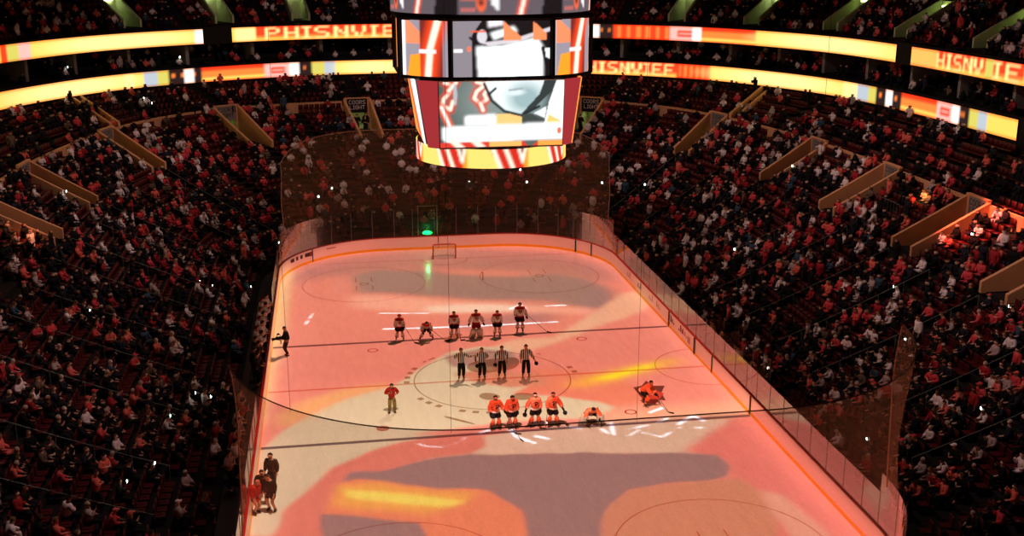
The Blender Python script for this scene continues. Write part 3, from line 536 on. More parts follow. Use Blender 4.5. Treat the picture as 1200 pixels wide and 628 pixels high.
# ------------------------------------------------------------------ LED ribbons
class Canvas:
    def __init__(s, w, h, bg=(0, 0, 0)): s.w, s.h = w, h; s.a = np.ones((h, w, 3))*np.array(lin(bg)); s.X, s.Y = np.meshgrid((np.arange(w)+.5)/w, (np.arange(h)+.5)/h)   # y down
    def mix(s, m, c, k=1.0): m = np.clip(m*k, 0, 1)[..., None]; s.a = s.a*(1-m)+np.array(lin(c))*m
    def rect(s, x0, y0, x1, y1, c): s.mix(((s.X >= x0) & (s.X <= x1) & (s.Y >= y0) & (s.Y <= y1)).astype(float), c)
    def poly(s, P, c, blur=0):
        m = np.zeros(s.X.shape, bool); n = len(P)
        for i in range(n):
            (x0, y0), (x1, y1) = P[i], P[(i+1) % n]
            if y0 == y1: continue
            m ^= ((y0 > s.Y) != (y1 > s.Y)) & (s.X < (x1-x0)*(s.Y-y0)/(y1-y0)+x0)
        m = m.astype(float)
        if blur: m = boxblur(m, blur)
        s.mix(m, c)
    def ell(s, cx, cy, rx, ry, c, soft=.15): r = np.sqrt(((s.X-cx)/rx)**2+((s.Y-cy)/ry)**2); s.mix(np.clip((1-r)/soft+.5, 0, 1), c)
    def line(s, P, w, c, asp=1, soft=.5, k=1.):
        m = np.zeros(s.X.shape)
        for (x0, y0), (x1, y1) in zip(P[:-1], P[1:]):
            dx, dy = (x1-x0), (y1-y0)*asp; X, Y = s.X-x0, (s.Y-y0)*asp; t = np.clip((X*dx+Y*dy)/(dx*dx+dy*dy+1e-12), 0, 1); d = np.hypot(X-t*dx, Y-t*dy); m = np.maximum(m, np.clip((w-d)/(w*soft)+.5, 0, 1))
        s.mix(m, c, k)
def boxblur(m, n, it=3):
    n = int(n)
    if n < 1: return m
    for _ in range(it):
        for ax in (0, 1):
            p = np.concatenate([np.repeat(m.take([0], ax), n, ax), m, np.repeat(m.take([-1], ax), n, ax)], ax); cs = np.cumsum(p, ax); z = np.zeros_like(cs.take([0], ax)); cs = np.concatenate([z, cs], ax)
            L_ = m.shape[ax]; m = (cs.take(range(2*n+1, 2*n+1+L_), ax)-cs.take(range(0, L_), ax))/(2*n+1)
    return m
def screen_mesh(name, canvas, fn, parent, m=None):
    "fn(X,Y) -> points; one quad per LED pixel, colours on the points"
    h, w = canvas.h, canvas.w; X, Y = np.meshgrid(np.arange(w+1)/w, np.arange(h+1)/h); V = fn(X.ravel(), Y.ravel())
    p = np.pad(canvas.a, ((1, 1), (1, 1), (0, 0)), 'edge'); c = (p[:-1, :-1]+p[1:, :-1]+p[:-1, 1:]+p[1:, 1:])/4
    i, j = np.meshgrid(np.arange(h), np.arange(w), indexing='ij'); b = (i*(w+1)+j).ravel(); F = np.stack([b+w+1, b+w+2, b+1, b], 1)
    return link(name, raw_mesh(name, V, F, c.reshape(-1, 3), m or M_LED), parent)
YEL, HOT, ORG, ORD, PNK, WHT, DRK, GRN, BLG = (255, 206, 92), (255, 236, 150), (255, 130, 56), (226, 66, 30), (244, 180, 170), (255, 250, 246), (40, 26, 26), (206, 196, 92), (176, 186, 196)
def ribbon(label, pieces, z0, z1, content):
    "pieces: [(side,u0,u1)...] from left to right; content: [(px0,px1,kind)]"
    pts = np.concatenate([out_xy(s, np.linspace(a, b_, max(8, int(abs(b_-a)*60))), np.full(max(8, int(abs(b_-a)*60)), -.12)) for s, a, b_ in pieces])
    pts = pts[np.concatenate([[True], np.linalg.norm(np.diff(pts, axis=0), axis=1) > 1e-3])]; S = np.concatenate([[0], np.cumsum(np.linalg.norm(np.diff(pts, axis=0), axis=1))]); Lt = S[-1]
    px = project(np.concatenate([pts, np.full((len(pts), 1), (z0+z1)/2)], 1))[:, 0]; px = np.maximum.accumulate(px)
    W, H = int(Lt/.17), 11; cv = Canvas(W, H, YEL); at = lambda p: float(np.interp(p, px, S))/Lt
    for p0, p1, kd in content:
        x0, x1 = at(p0), at(p1)
        if x1 <= x0: continue
        if isinstance(kd, tuple): cv.rect(x0, 0, x1, 1, kd)
        elif kd == 'hot': cv.ell((x0+x1)/2, .5, (x1-x0)/2, .55, HOT, .9)
        elif kd == 'mesh':
            cv.rect(x0, 0, x1, 1, ORD)
            for k in range(6): xx = x0+(x1-x0)*(k+.5)/6; cv.rect(xx, .1, xx+(x1-x0)/16, .9, ORG)
        elif kd == 'grad': cv.rect(x0, 0, x1, 1, ORG); cv.rect(x0, .0, x1, .25, ORD); cv.rect(x0, .72, x1, .9, YEL)
        elif kd == 'mini': cv.rect(x0, 0, x1, 1, PNK); cv.rect(x0+(x1-x0)*.25, .3, x0+(x1-x0)*.75, .7, ORD); cv.rect(x0+(x1-x0)*.3, .42, x0+(x1-x0)*.7, .56, PNK)
        elif kd == 'dark': cv.rect(x0, 0, x1, 1, DRK); [cv.rect(x0+(x1-x0)*(.12+.3*k), .3, x0+(x1-x0)*(.2+.3*k), .55, ORG) for k in range(3)]
        else:
            cv.rect(x0, 0, x1, 1, ORD); cv.rect(x0, .78, x1, 1, YEL); cv.rect(x0, .62, x1, .78, ORG); n = sum(len(FONT[c][0])+1.5 for c in kd); xx = x0; sx = (x1-x0)/n
            for c in kd:
                for r, row in enumerate(FONT[c]):
                    for q_, v in enumerate(row):
                        if v == '1': cv.rect(xx+q_*sx, .08+r*.12, xx+(q_+1)*sx, .08+(r+1)*.12, HOT)
                xx += (len(FONT[c][0])+1.5)*sx
    cv.a[0] *= np.array([1, .45, .3]); cv.a[-1] *= np.array([1, .45, .3])  # reddened edge rows imitate the glow around the bright ribbon
    c = pts[len(pts)//2]; e = tag(empty('ribbon_board', (c[0], c[1], z0)), label, 'ribbon display', 'LED ribbon displays around the bowl')
    f = lambda X, Y: np.stack([np.interp(X*Lt, S, pts[:, 0])-c[0], np.interp(X*Lt, S, pts[:, 1])-c[1], (1-Y)*(z1-z0)], 1)
    screen_mesh('led_face', cv, f, e)
    tg = np.gradient(pts, axis=0); n = np.stack([-tg[:, 1], tg[:, 0]], 1); n /= np.linalg.norm(n, axis=1, keepdims=True)
    q = MB(); st = list(range(0, len(pts), 3))+[len(pts)-1]; q.sweep([(pts[i, 0]-c[0], pts[i, 1]-c[1], n[i, 0], n[i, 1]) for i in st], [(.02, -.05), (.02, z1-z0+.05), (.11, z1-z0+.05), (.11, -.05)]); q.build('housing', M_BLACK, e)
fN = lambda sd, uu: out_xy(sd, uu, np.full(len(uu), -.12)); uR = find_u(fN, 1, 1192, 12); u0a, u0b = find_u(fN, -1, 238, 16), find_u(fN, -1, 272, 16); u1a, u1b = find_u(fN, 1, 1050, 16), find_u(fN, 1, 1068, 16)
ribbon('long lower LED ribbon glowing yellow and orange under the dark suites', [(-1, -1, 8), (1, 8, uR)], 11.3, 12.75, [(0, 60, (255, 200, 100)), (20, 160, 'hot'), (146, 158, HOT), (168, 184, BLG), (184, 197, GRN), (197, 236, 'dark'), (216, 228, WHT), (236, 310, 'grad'), (310, 342, 'mini'), (340, 350, WHT), (350, 365, 'dark'), (365, 380, GRN), (380, 393, BLG), (400, 470, 'hot'), (688, 792, 'HISNVIEF'), (792, 832, 'mesh'), (842, 980, 'hot'), (988, 1004, HOT), (1005, 1017, BLG), (1017, 1027, GRN), (1027, 1056, 'dark'), (1038, 1046, WHT), (1056, 1097, 'grad'), (1097, 1118, 'mini'), (1116, 1124, WHT), (1124, 1135, 'dark'), (1135, 1146, GRN), (1146, 1157, BLG)])
ribbon('upper LED ribbon at the upper left, white hot in its middle', [(-1, -1, u0a)], 15.1, 16.55, [(0, 8, ORD), (8, 22, GRN), (22, 36, PNK), (60, 225, 'hot'), (228, 238, WHT)])
ribbon('upper LED ribbon passing behind the scoreboard, orange with pale lettering', [(-1, u0b, 8), (1, 8, u1a)], 15.1, 16.55, [(275, 300, HOT), (300, 470, ' PHISNVIE'), (688, 702, WHT), (702, 718, 'dark'), (718, 785, 'mesh'), (785, 822, 'mini'), (812, 822, WHT), (822, 885, 'grad'), (900, 1040, 'hot')])
ribbon('upper LED ribbon at the upper right with pale lettering on orange', [(1, u1b, -1)], 15.1, 16.55, [(1068, 1098, (255, 180, 90)), (1098, 1154, 'HISNV'), (1154, 1164, GRN), (1164, 1200, 'IE')])
# ------------------------------------------------------------------ people: joints -> skinned surface
def V3(*a): return Vector(a)
def joints(hip=.94, crouch=0., lean=0., stance=.11, yawhead=0., arms=None, knee_out=0., sit=False, headdown=0., feet=None):
    J = {}
    d = V3(0, -math.sin(lean), math.cos(lean)); hl = lean*.35+headdown; h = V3(math.sin(yawhead)*.0, -math.sin(hl), math.cos(hl)); pel = V3(0, crouch*.55, hip-crouch)
    J['pel'] = pel; J['belly'] = pel+d*.16; J['chest'] = pel+d*.36; J['neck'] = pel+d*.535; J['jaw'] = J['neck']+h*.085+V3(0, -.015, 0); J['head'] = J['neck']+h*.175+V3(0, -.015, 0); J['crown'] = J['neck']+h*.255
    fw = V3(math.sin(yawhead), -math.cos(yawhead)*math.cos(hl), -math.sin(hl)); J['nose'] = J['head']+fw*.125-h*.02; J['chin'] = J['jaw']+fw*.075; sdv = fw.cross(h).normalized(); J['eyes'] = [J['head']+fw*.088+h*.018+sdv*x for x in (-.034, .034)]; J['mouth'] = J['jaw']+fw*.098+h*.012; J['earr'] = J['head']+sdv*.1*(1 if sdv.x < 0 else -1); J['earl'] = J['head']*2-J['earr']
    for s, k in ((-1, 'r'), (1, 'l')):
        J['sh'+k] = pel+d*.475+V3(s*.185, 0, 0); a = (arms or {}).get(k, ((s*.06, .03, -.28), (s*.06, -.06, -.53))); J['el'+k] = J['sh'+k]+V3(*a[0]); J['wr'+k] = J['sh'+k]+V3(*a[1])
        J['hip'+k] = pel+V3(s*.095, 0, -.04)
        if sit: J['kn'+k] = V3(s*.13, pel.y-.43, pel.z-.0); J['an'+k] = V3(s*.13, pel.y-.42, pel.z-.44)
        else:
            fx, fy = (feet[0 if s < 0 else 1] if feet else (s*stance, .0)); an = V3(fx, fy+.02, .09); J['an'+k] = an; hp = J['hip'+k]; D = an-hp; L_ = D.length; a1, a2 = .44, .43
            L2 = min(L_, a1+a2-.005); x = (a1*a1-a2*a2+L2*L2)/(2*L2); y = math.sqrt(max(0, a1*a1-x*x)); f = V3(s*knee_out, -1, 0); f = (f-D.normalized()*f.dot(D.normalized())).normalized(); J['kn'+k] = hp+D.normalized()*x+f*y
        J['toe'+k] = J['an'+k]+V3(s*.03, -.17, -.06); J['heel'+k] = J['an'+k]+V3(0, .05, -.055)
    return J
def hand_chain(J, k, s, R_, E_, rad=.009, curl=.35, base=None):
    "palm, four fingers of unequal length and a thumb from the side of the palm"
    w = J['wr'+k]; f = (w-J['el'+k]).normalized(); side = f.cross(V3(0, -1, .2)).normalized()*s; pn = side.cross(f).normalized(); out = {}
    R_['palm'+k] = (w+f*.055, .026 if rad < .012 else .045); E_.append(('wr'+k, 'palm'+k))
    for i, (o, ln) in enumerate(((-.027, .062), (-.009, .074), (.009, .07), (.026, .055))):
        a = w+f*.095+side*o; b = a+f*ln*.55+pn*ln*.25*curl; c = b+f*ln*.4+pn*ln*.6*curl
        for t, p in (('a', a), ('b', b), ('c', c)): R_['f%d%s%s' % (i, t, k)] = (p, rad)
        E_ += [('palm'+k, 'f%da%s' % (i, k)), ('f%da%s' % (i, k), 'f%db%s' % (i, k)), ('f%db%s' % (i, k), 'f%dc%s' % (i, k))]
    a = w+f*.04-side*.03; b = a+f*.03-side*.025; R_['ta'+k] = (a, rad*1.15); R_['tb'+k] = (b+f*.02, rad); E_ += [('palm'+k, 'ta'+k), ('ta'+k, 'tb'+k)]
def skin(name, nodes, edges, sub=1, root=None, smooth=True):
    ks = list(nodes); ix = {k: i for i, k in enumerate(ks)}; me = bpy.data.meshes.new('tmp'); me.from_pydata([tuple(nodes[k][0]) for k in ks], [(ix[a], ix[b]) for a, b in edges], [])
    o = bpy.data.objects.new('tmp', me); COL.objects.link(o); md = o.modifiers.new('s', 'SKIN'); md.use_smooth_shade = smooth; md.branch_smoothing = .3
    sv = me.skin_vertices[0].data
    for k in ks:
        r = nodes[k][1]; sv[ix[k]].radius = r if isinstance(r, tuple) else (r, r); sv[ix[k]].use_root = (k == (root or ks[0]))
    if sub: m2 = o.modifiers.new('u', 'SUBSURF'); m2.levels = m2.render_levels = sub
    dg = bpy.context.evaluated_depsgraph_get(); dg.update(); out = bpy.data.meshes.new_from_object(o.evaluated_get(dg)); out.name = name
    bpy.data.objects.remove(o); bpy.data.meshes.remove(me)
    if smooth: out.polygons.foreach_set('use_smooth', [True]*len(out.polygons))
    return out
def body_nodes(J, hands=True, slim=1., rad=.009):
    n = {'pel': (J['pel'], .125*slim), 'belly': (J['belly'], .115*slim), 'chest': (J['chest'], .14*slim), 'neck': (J['neck'], .075), 'jaw': (J['jaw'], .088), 'head': (J['head'], .118), 'crown': (J['crown'], .085), 'chin': (J['chin'], .028), 'nose': (J['nose'], .02), 'earr': (J['earr'], .024), 'earl': (J['earl'], .024)}
    e = [('pel', 'belly'), ('belly', 'chest'), ('chest', 'neck'), ('neck', 'jaw'), ('jaw', 'head'), ('head', 'crown'), ('jaw', 'chin'), ('head', 'nose'), ('head', 'earr'), ('head', 'earl')]
    for s, k in ((-1, 'r'), (1, 'l')):
        for a, r in (('sh', .075), ('el', .05), ('wr', .036), ('hip', .1), ('kn', .068), ('an', .048), ('toe', .036), ('heel', .038)): n[a+k] = (J[a+k], r)
        e += [('chest', 'sh'+k), ('sh'+k, 'el'+k), ('el'+k, 'wr'+k), ('pel', 'hip'+k), ('hip'+k, 'kn'+k), ('kn'+k, 'an'+k), ('an'+k, 'toe'+k), ('an'+k, 'heel'+k)]
        if hands: hand_chain(J, k, s, n, e, rad)
    return n, e
def top_nodes(J, b=1., sleeve=1., cuff=True):
    n = {'pel': (J['pel']-(J['belly']-J['pel'])*.5, .185*b), 'belly': (J['belly'], .175*b), 'chest': (J['chest'], .205*b), 'neck': (J['neck']-(J['neck']-J['chest'])*.22, .1*b)}; e = [('pel', 'belly'), ('belly', 'chest'), ('chest', 'neck')]
    for k in 'rl':
        n['sh'+k] = (J['sh'+k], .108*b); n['el'+k] = (J['el'+k], .08*b*sleeve); n['wr'+k] = (J['wr'+k]*.9+J['el'+k]*.1, .06*b*sleeve); e += [('chest', 'sh'+k), ('sh'+k, 'el'+k), ('el'+k, 'wr'+k)]
    return n, e
def leg_nodes(J, b=1., to='an', r=(.18, .125, .095, .075)):
    n = {'pel': (J['pel']+V3(0, 0, .0), r[0]*b*.86), 'waist': (J['pel']*.3+J['belly']*.7, r[0]*b*.6)}; e = [('pel', 'waist')]
    for k in 'rl':
        n['hip'+k] = (J['hip'+k], r[1]*b); e.append(('pel', 'hip'+k))
        if to == 'short': n['kn'+k] = (J['hip'+k]*.22+J['kn'+k]*.78, r[2]*b); e.append(('hip'+k, 'kn'+k))
        else: n['kn'+k] = (J['kn'+k], r[2]*b); n['an'+k] = (J['an'+k]*.93+J['kn'+k]*.07, r[3]*b); e += [('hip'+k, 'kn'+k), ('kn'+k, 'an'+k)]
    return n, e
def hair_mesh(name, J, r=.098, full=.5):
    "cap of hair over the top and back of the head"
    c = J['head']; up = (J['crown']-J['neck']).normalized(); fw = (J['nose']-J['head']); fw = (fw-up*fw.dot(up)).normalized(); sd = up.cross(fw); V = []; F = []; n = 12; m = 6
    for i in range(m+1):
        for j in range(n):
            a = 2*PI*j/n; front = math.cos(a); lim = 1.45+.75*full*(1-front)/2*1.3-.62*max(0, front); th = lim*i/m
            V.append(c+up*.012+(up*math.cos(th)*1.08+(fw*math.cos(a)+sd*math.sin(a))*math.sin(th))*r)
    for i in range(m):
        for j in range(n): F.append((i*n+j, i*n+(j+1) % n, (i+1)*n+(j+1) % n, (i+1)*n+j))
    me = bpy.data.meshes.new(name); me.from_pydata([tuple(v) for v in V], [], F); me.update(); me.polygons.foreach_set('use_smooth', [True]*len(F)); return me
def put(name, me, parent, m, color=None):
    me.materials.clear(); me.materials.append(m); o = link(name, me, parent)
    if color: o.color = (*color, 1)
    return o
def person(loc, rz, label, J, scale=1., group=None, rad=.009):
    me = skin('person', *body_nodes(J, rad=rad), sub=1, root='pel'); me.materials.append(M_SKIN); o = link('person', me, None, loc); o.rotation_euler = (0, 0, rz); o.scale = (scale*1.1, scale*1.1, scale)
    tag(o, label, 'person', group); q = MB()
    for p in J['eyes']: q.ball(p, .013, 6)
    m_ = J['mouth']; q.tube([m_+V3(-.026, .01, .003), m_, m_+V3(.026, .01, .003)], .005, 5); q.build('facial_features', M_HAIR, o); return o
def skates(J, par, lift=.0, m=None):
    for k in 'rl':
        n = {'an': (J['an'+k]+V3(0, .0, .05), .058), 'mid': (J['an'+k]+V3(0, -.02, -.04), .055), 'toe': (J['toe'+k]+V3(0, 0, .02), .045), 'heel': (J['heel'+k]+V3(0, 0, .02), .05)}
        o = put('skate', skin('skate', n, [('an', 'mid'), ('mid', 'toe'), ('mid', 'heel')], 1, 'mid'), par, m or M_LEATH)
        q = MB(); t, h = J['toe'+k], J['heel'+k]; c = (t+h)/2; q.box((c.x, c.y, c.z-.06), (.012, .3, .05), 0, math.atan2((t-h).y, (t-h).x)+PI/2); q.build('blade', M_STEEL, o)
def gloves(J, par, m):
    for s, k in ((-1, 'r'), (1, 'l')):
        n = {'wr'+k: (J['wr'+k]*.8+J['el'+k]*.2, .062)}; e = []; J2 = dict(J); hand_chain(J2, k, s, n, e, .019, .6); put('glove', skin('glove', n, e, 1, 'wr'+k), par, m)
def emblem(J, par, kind, r):
    c = J['chest']; d = (J['neck']-J['pel']).normalized(); fw = V3(0, -d.z, d.y); fw = fw if fw.y < 0 else -fw; o = c+fw*r-d*.02; q = MB()
    def quad(P, k, e): q.add([o+V3(1, 0, 0)*x+d*y+fw*(e-.1*abs(x)) for x, y in P], [tuple(range(len(P)))], k)
    if kind == 'wing':
        quad([(-.13, .02), (-.02, .12), (.1, .1), (.13, .02), (.06, -.04), (0, -.13), (-.05, -.12), (-.03, -.02)], 0, .03); quad([(.03+.035*math.cos(a*PI/5), .04+.035*math.sin(a*PI/5)) for a in range(10)], 1, .036); quad([(-.11, .0), (-.03, .02), (-.03, .05), (-.08, .04)], 2, .036)
        q.build('emblem', [M_BLACK, M_ORANGE, M_WHITE], par)
    else:
        quad([(-.1, .1), (.1, .1), (.1, 0), (.0, -.13), (-.1, 0)], 0, .03); quad([(-.06, .07), (.06, .07), (.05, .0), (0, -.07), (-.05, 0)], 1, .036); q.build('emblem', [mat('emblem_brown', (110, 46, 36), .8), mat('emblem_gold', (196, 140, 70), .8)], par)
def player(loc, rz, label, J, white, goalie=False, hair=True, scale=1.03, head=M_HAIR, group=None):
    o = person((loc[0], loc[1], .06), rz, label, J, scale, group); jm = M_WHITE if white else M_ORANGE
    top = put('jersey', skin('jersey', *top_nodes(J, 1.18, 1.25), sub=1, root='pel'), o, jm)
    n = {'m': (J['neck']-(J['neck']-J['chest'])*.35, .15), 'shr': (J['shr']*.98+V3(0, 0, .012), .142), 'shl': (J['shl']*.98+V3(0, 0, .012), .142), 'ar': (J['shr']*.75+J['elr']*.25, .12), 'al': (J['shl']*.75+J['ell']*.25, .12)}
    put('shoulder_yoke', skin('shoulder_yoke', n, [('m', 'shr'), ('m', 'shl'), ('shr', 'ar'), ('shl', 'al')], 1, 'm'), top, M_RED if white else M_ORANGE)
    for k in 'rl':
        n = {'a': (J['el'+k]*.85+J['wr'+k]*.15, .125), 'b': (J['wr'+k]*.85+J['el'+k]*.15, .105)}; put('sleeve_cuff', skin('sleeve_cuff', n, [('a', 'b')], 1, 'a'), top, M_RED if white else M_WHITE)
    n = {'a': (J['pel']-(J['belly']-J['pel'])*.58, .268), 'b': (J['pel']+(J['belly']-J['pel'])*.5, .268)}; put('hem_band', skin('hem_band', n, [('a', 'b')], 1, 'a'), top, M_RED if white else M_WHITE)
    emblem(J, top, 'shield' if white else 'wing', .225)
    put('hockey_pants', skin('hockey_pants', *leg_nodes(J, 1.1, 'short', (.21, .155, .135)), sub=1, root='pel'), o, M_RED if goalie and white else M_NAVY if white else M_BLACK)
    for k in 'rl':
        if goalie:
            kn, an = J['kn'+k], J['an'+k]; q = MB(); d = an-kn; L_ = d.length; z = d.normalized(); fwd = V3(0, -1, 0); fwd = (fwd-z*fwd.dot(z)).normalized(); sx = z.cross(fwd)
            M = Matrix((sx, -fwd, -z)).transposed(); q.box((kn+an)/2+fwd*.07, (.33, .15, L_+.34), M=M, bev=.04); q.build('leg_pad', M_PAD, o, True)
        n = {'a': (J['kn'+k]+V3(0, -.015, .03), .115), 'm': (J['kn'+k]*.5+J['an'+k]*.5+V3(0, .01, 0), .108), 'b': (J['an'+k]+V3(0, 0, .08), .085)}; sk = put('sock', skin('sock', n, [('a', 'm'), ('m', 'b')], 1, 'a'), o, M_WHITE if white else M_ORANGE)
        n = {'a': (J['kn'+k]*.52+J['an'+k]*.48, .145), 'b': (J['kn'+k]*.3+J['an'+k]*.7, .135)}; put('sock_stripe', skin('sock_stripe', n, [('a', 'b')], 1, 'a'), sk, M_RED if white else M_BLACK)
    skates(J, o); gloves(J, o, M_NAVY if white else M_BLACK)
    put('hair' if head is M_HAIR else 'helmet', hair_mesh('hair', J, .104 if head is M_HAIR else .125, .6), o, head)
    return o
def world(o, p):
    M = Matrix.Translation(o.location) @ o.rotation_euler.to_matrix().to_4x4() @ Matrix.Diagonal((*o.scale, 1)); return M @ Vector(p)
def stick(a, b, label, bdir):
    "a: grip end, b: heel of the blade on the ice (world)"
    a, b = Vector(a), Vector(b); e = tag(empty('hockey_stick', b), label, 'hockey stick', 'hockey sticks'); q = MB(); q.tube([V3(0, 0, .02), a-b], .014, 6); q.build('shaft', M_WOOD, e)
    d = Vector((math.cos(bdir), math.sin(bdir), 0)); q = MB(); q.box(d*.15+V3(0, 0, .04), (.32, .03, .075), 0, bdir, bev=.008); q.build('blade', M_BLACK, e)
def helmet(p, label, m):
    q = MB(); q.ball((0, 0, 0), (.12, .14, .11), 12); e = tag(empty('helmet', p), label, 'helmet', 'helmets carried in the hand'); q.build('shell', m, e, True); q = MB(); q.tube([(-.1, -.06, -.06), (0, -.16, -.08), (.1, -.06, -.06)], .012, 5); q.build('visor_rim', M_STEEL, e)
AR = lambda s, ex, ey, ez, wx, wy, wz: ((s*ex, ey, ez), (s*wx, wy, wz))
# six visitors in white
far = [(-4.9, 7.75, joints(stance=.2, crouch=.05, lean=.12), 'white jersey player leftmost on the far blue line, feet apart'),
 (-3.2, 7.6, joints(stance=.36, crouch=.2, lean=.85, arms={'r': AR(-1, .12, -.05, -.26, .04, -.12, -.46), 'l': AR(1, .12, -.05, -.26, .04, -.12, -.46)}, headdown=.5), 'white jersey player bending forward with legs wide, second on the far line'),
 (-1.4, 7.6, joints(stance=.17, crouch=.03, lean=.1), 'white jersey player upright on the far line, between the bending player and the goalkeeper'),
 (0.02, 7.5, joints(stance=.22, crouch=.05, lean=.08, arms={'r': AR(-1, .14, .0, -.26, .2, -.08, -.5), 'l': AR(1, .14, 0, -.26, .2, -.08, -.5)}), 'broad white jersey goalkeeper in leg pads on the far line'),
 (1.4, 7.5, joints(stance=.15, crouch=.02, lean=.06, headdown=.2), 'white jersey player standing right of the padded goalkeeper on the far line'),
 (3.0, 8.1, joints(stance=.14, lean=.02, arms={'l': AR(1, .1, .02, -.26, .16, -.12, -.48)}), 'tall white jersey player rightmost on the far line holding a long stick')]
FP = []
for i, (x, y, J, lab) in enumerate(far):
    o = player((x, y), [.05, 0, .0, .02, -.05, -.1][i], lab, J, True, goalie=i == 3, scale=[1.0, 1.0, 1.03, 1.08, 1.0, 1.12][i], head=mat('helmet_red', (150, 40, 36), .4) if i in (0,) else M_HAIR, group='players lined up in white'); FP.append((o, J))
bpy.context.view_layer.update()
for i, (dx, dy, bd) in {0: (.9, -.7, -.6), 1: (1.2, -.5, 0), 2: (.35, -.6, .2), 5: (1.75, -.35, -.7)}.items():
    o, J = FP[i]; a = world(o, J['wrl']+V3(0, -.05, 0)); up = V3(-.12*dx/1.0, .0, .5); stick(a+up*.5, (o.location.x+dx, o.location.y+dy, .0), ['hockey stick held by the leftmost far player', 'hockey stick held low by the bending far player', 'hockey stick held by the third player of the far line', '', '', 'long hockey stick slanting from the tall rightmost far player'][i], bd)
# four officials
refs = [(-1.8, .3, joints(stance=.11, arms={'r': AR(-1, .16, .0, -.22, .08, -.2, -.12), 'l': AR(1, .2, -.05, -.16, .42, -.22, -.06)}), 'striped official with arm held out, leftmost of the four at centre ice', 0),
 (-.6, .2, joints(stance=.13, arms={'r': AR(-1, .16, .03, -.24, .12, -.12, -.46), 'l': AR(1, .14, .06, -.24, -.02, -.2, -.22)}), 'striped official carrying a helmet, second from left at centre ice', .05),
 (.6, .3, joints(stance=.14, arms={'r': AR(-1, .14, .04, -.25, .16, -.08, -.5), 'l': AR(1, .1, .04, -.27, .07, -.02, -.52)}), 'striped official standing square, third from left at centre ice', .0),
 (2.0, .1, joints(stance=.14, arms={'l': AR(1, .1, .02, -.27, .22, -.1, -.5)}), 'striped official rightmost of the four, helmet in his hand', -.1)]
for i, (x, y, J, lab, rz) in enumerate(refs):
    o = person((x, y, .06), rz, lab, J, 1.06 if i < 3 else 1.1, 'officials at centre ice')
    put('striped_shirt', skin('striped_shirt', *top_nodes(J, 1.05, .95), sub=1, root='pel'), o, M_STRIPE); put('trousers', skin('trousers', *leg_nodes(J, 1.08), sub=1, root='pel'), o, M_BLACK); skates(J, o); put('hair', hair_mesh('hair', J, .1, .45), o, M_BLACK if i == 0 else M_HAIR)
    bpy.context.view_layer.update()
    if i in (1, 2, 3): k = 'l' if i == 3 else 'r'; helmet(world(o, J['wr'+k]+(J['wr'+k]-J['el'+k]).normalized()*.2), ['', 'black helmet in the hand of the second official', 'black helmet in the hand of the third official', 'black helmet in the hand of the rightmost official'][i], M_BLACK)
# four home players, their goalkeeper and a skater
near_p = [(-.9, -7.2, joints(stance=.17, lean=.08, crouch=.02, arms={'l': AR(1, .12, .03, -.26, .2, -.1, -.46)}), 'orange jersey player leftmost on the near blue line', .15),
 (-.02, -7.2, joints(stance=.15, lean=.08, crouch=.03, headdown=.3), 'orange jersey player with bowed head, second on the near blue line', .1),
 (1.2, -7.2, joints(stance=.2, lean=.05, arms={'r': AR(-1, .14, .02, -.26, .22, -.06, -.5)}), 'orange jersey player third from left on the near blue line', 0),
 (2.15, -7.3, joints(stance=.19, lean=.03, arms={'l': AR(1, .14, .02, -.26, .24, -.08, -.48)}), 'orange jersey player rightmost standing on the near blue line', -.05)]
NP_ = []
for i, (x, y, J, lab, rz) in enumerate(near_p): NP_.append((player((x, y), rz, lab, J, False, scale=1.07, group='players lined up in orange'), J))
bpy.context.view_layer.update()
for i, (dx, dy, bd, h) in {0: (.95, -.75, -.4, 'l'), 1: (.2, -1.5, -1.2, 'r'), 3: (-.45, -.3, 2.8, 'r')}.items():
    o, J = NP_[i]; a = world(o, J['wr'+h]); b_ = Vector((o.location.x+dx, o.location.y+dy, 0)); stick(a+(a-b_)*.35, b_, ['hockey stick held out by the leftmost orange player', 'hockey stick pointing towards the viewer from the bowed orange player', '', 'hockey stick held upright by the rightmost standing orange player'][i], bd)
for i, k in ((2, 'r'), (3, 'l')): o, J = NP_[i]; helmet(world(o, J['wr'+k]+(J['wr'+k]-J['el'+k]).normalized()*.24), {2: 'dark helmet hanging from the third orange player', 3: 'dark helmet hanging from the rightmost orange player'}[i], M_BLACK)
J = joints(crouch=.42, lean=1.0, stance=.42, knee_out=.7, headdown=.55, arms={'r': AR(-1, .16, -.1, -.22, .1, -.22, -.36), 'l': AR(1, .16, -.1, -.22, .1, -.22, -.36)})
gk = player((4.2, -7.4), 0, 'crouching orange jersey goalkeeper in big white pads on the near blue line', J, False, goalie=True, scale=1.08)
J = joints(crouch=.28, lean=.75, stance=.2, arms={'r': AR(-1, .08, -.16, -.22, -.1, -.34, -.36), 'l': AR(1, .1, -.1, -.26, .0, -.32, -.46)}, feet=[(-.28, -.12), (.3, .25)])
sk_ = player((7.75, -5.2), .9, 'pale orange jersey player skating bent forward over the dark star on the ice', J, False, scale=1.06); bpy.context.view_layer.update()
stick(world(sk_, J['wrl']+V3(0, .1, .12)), (8.7, -6.55, 0), 'hockey stick held low by the skating player', -.7)
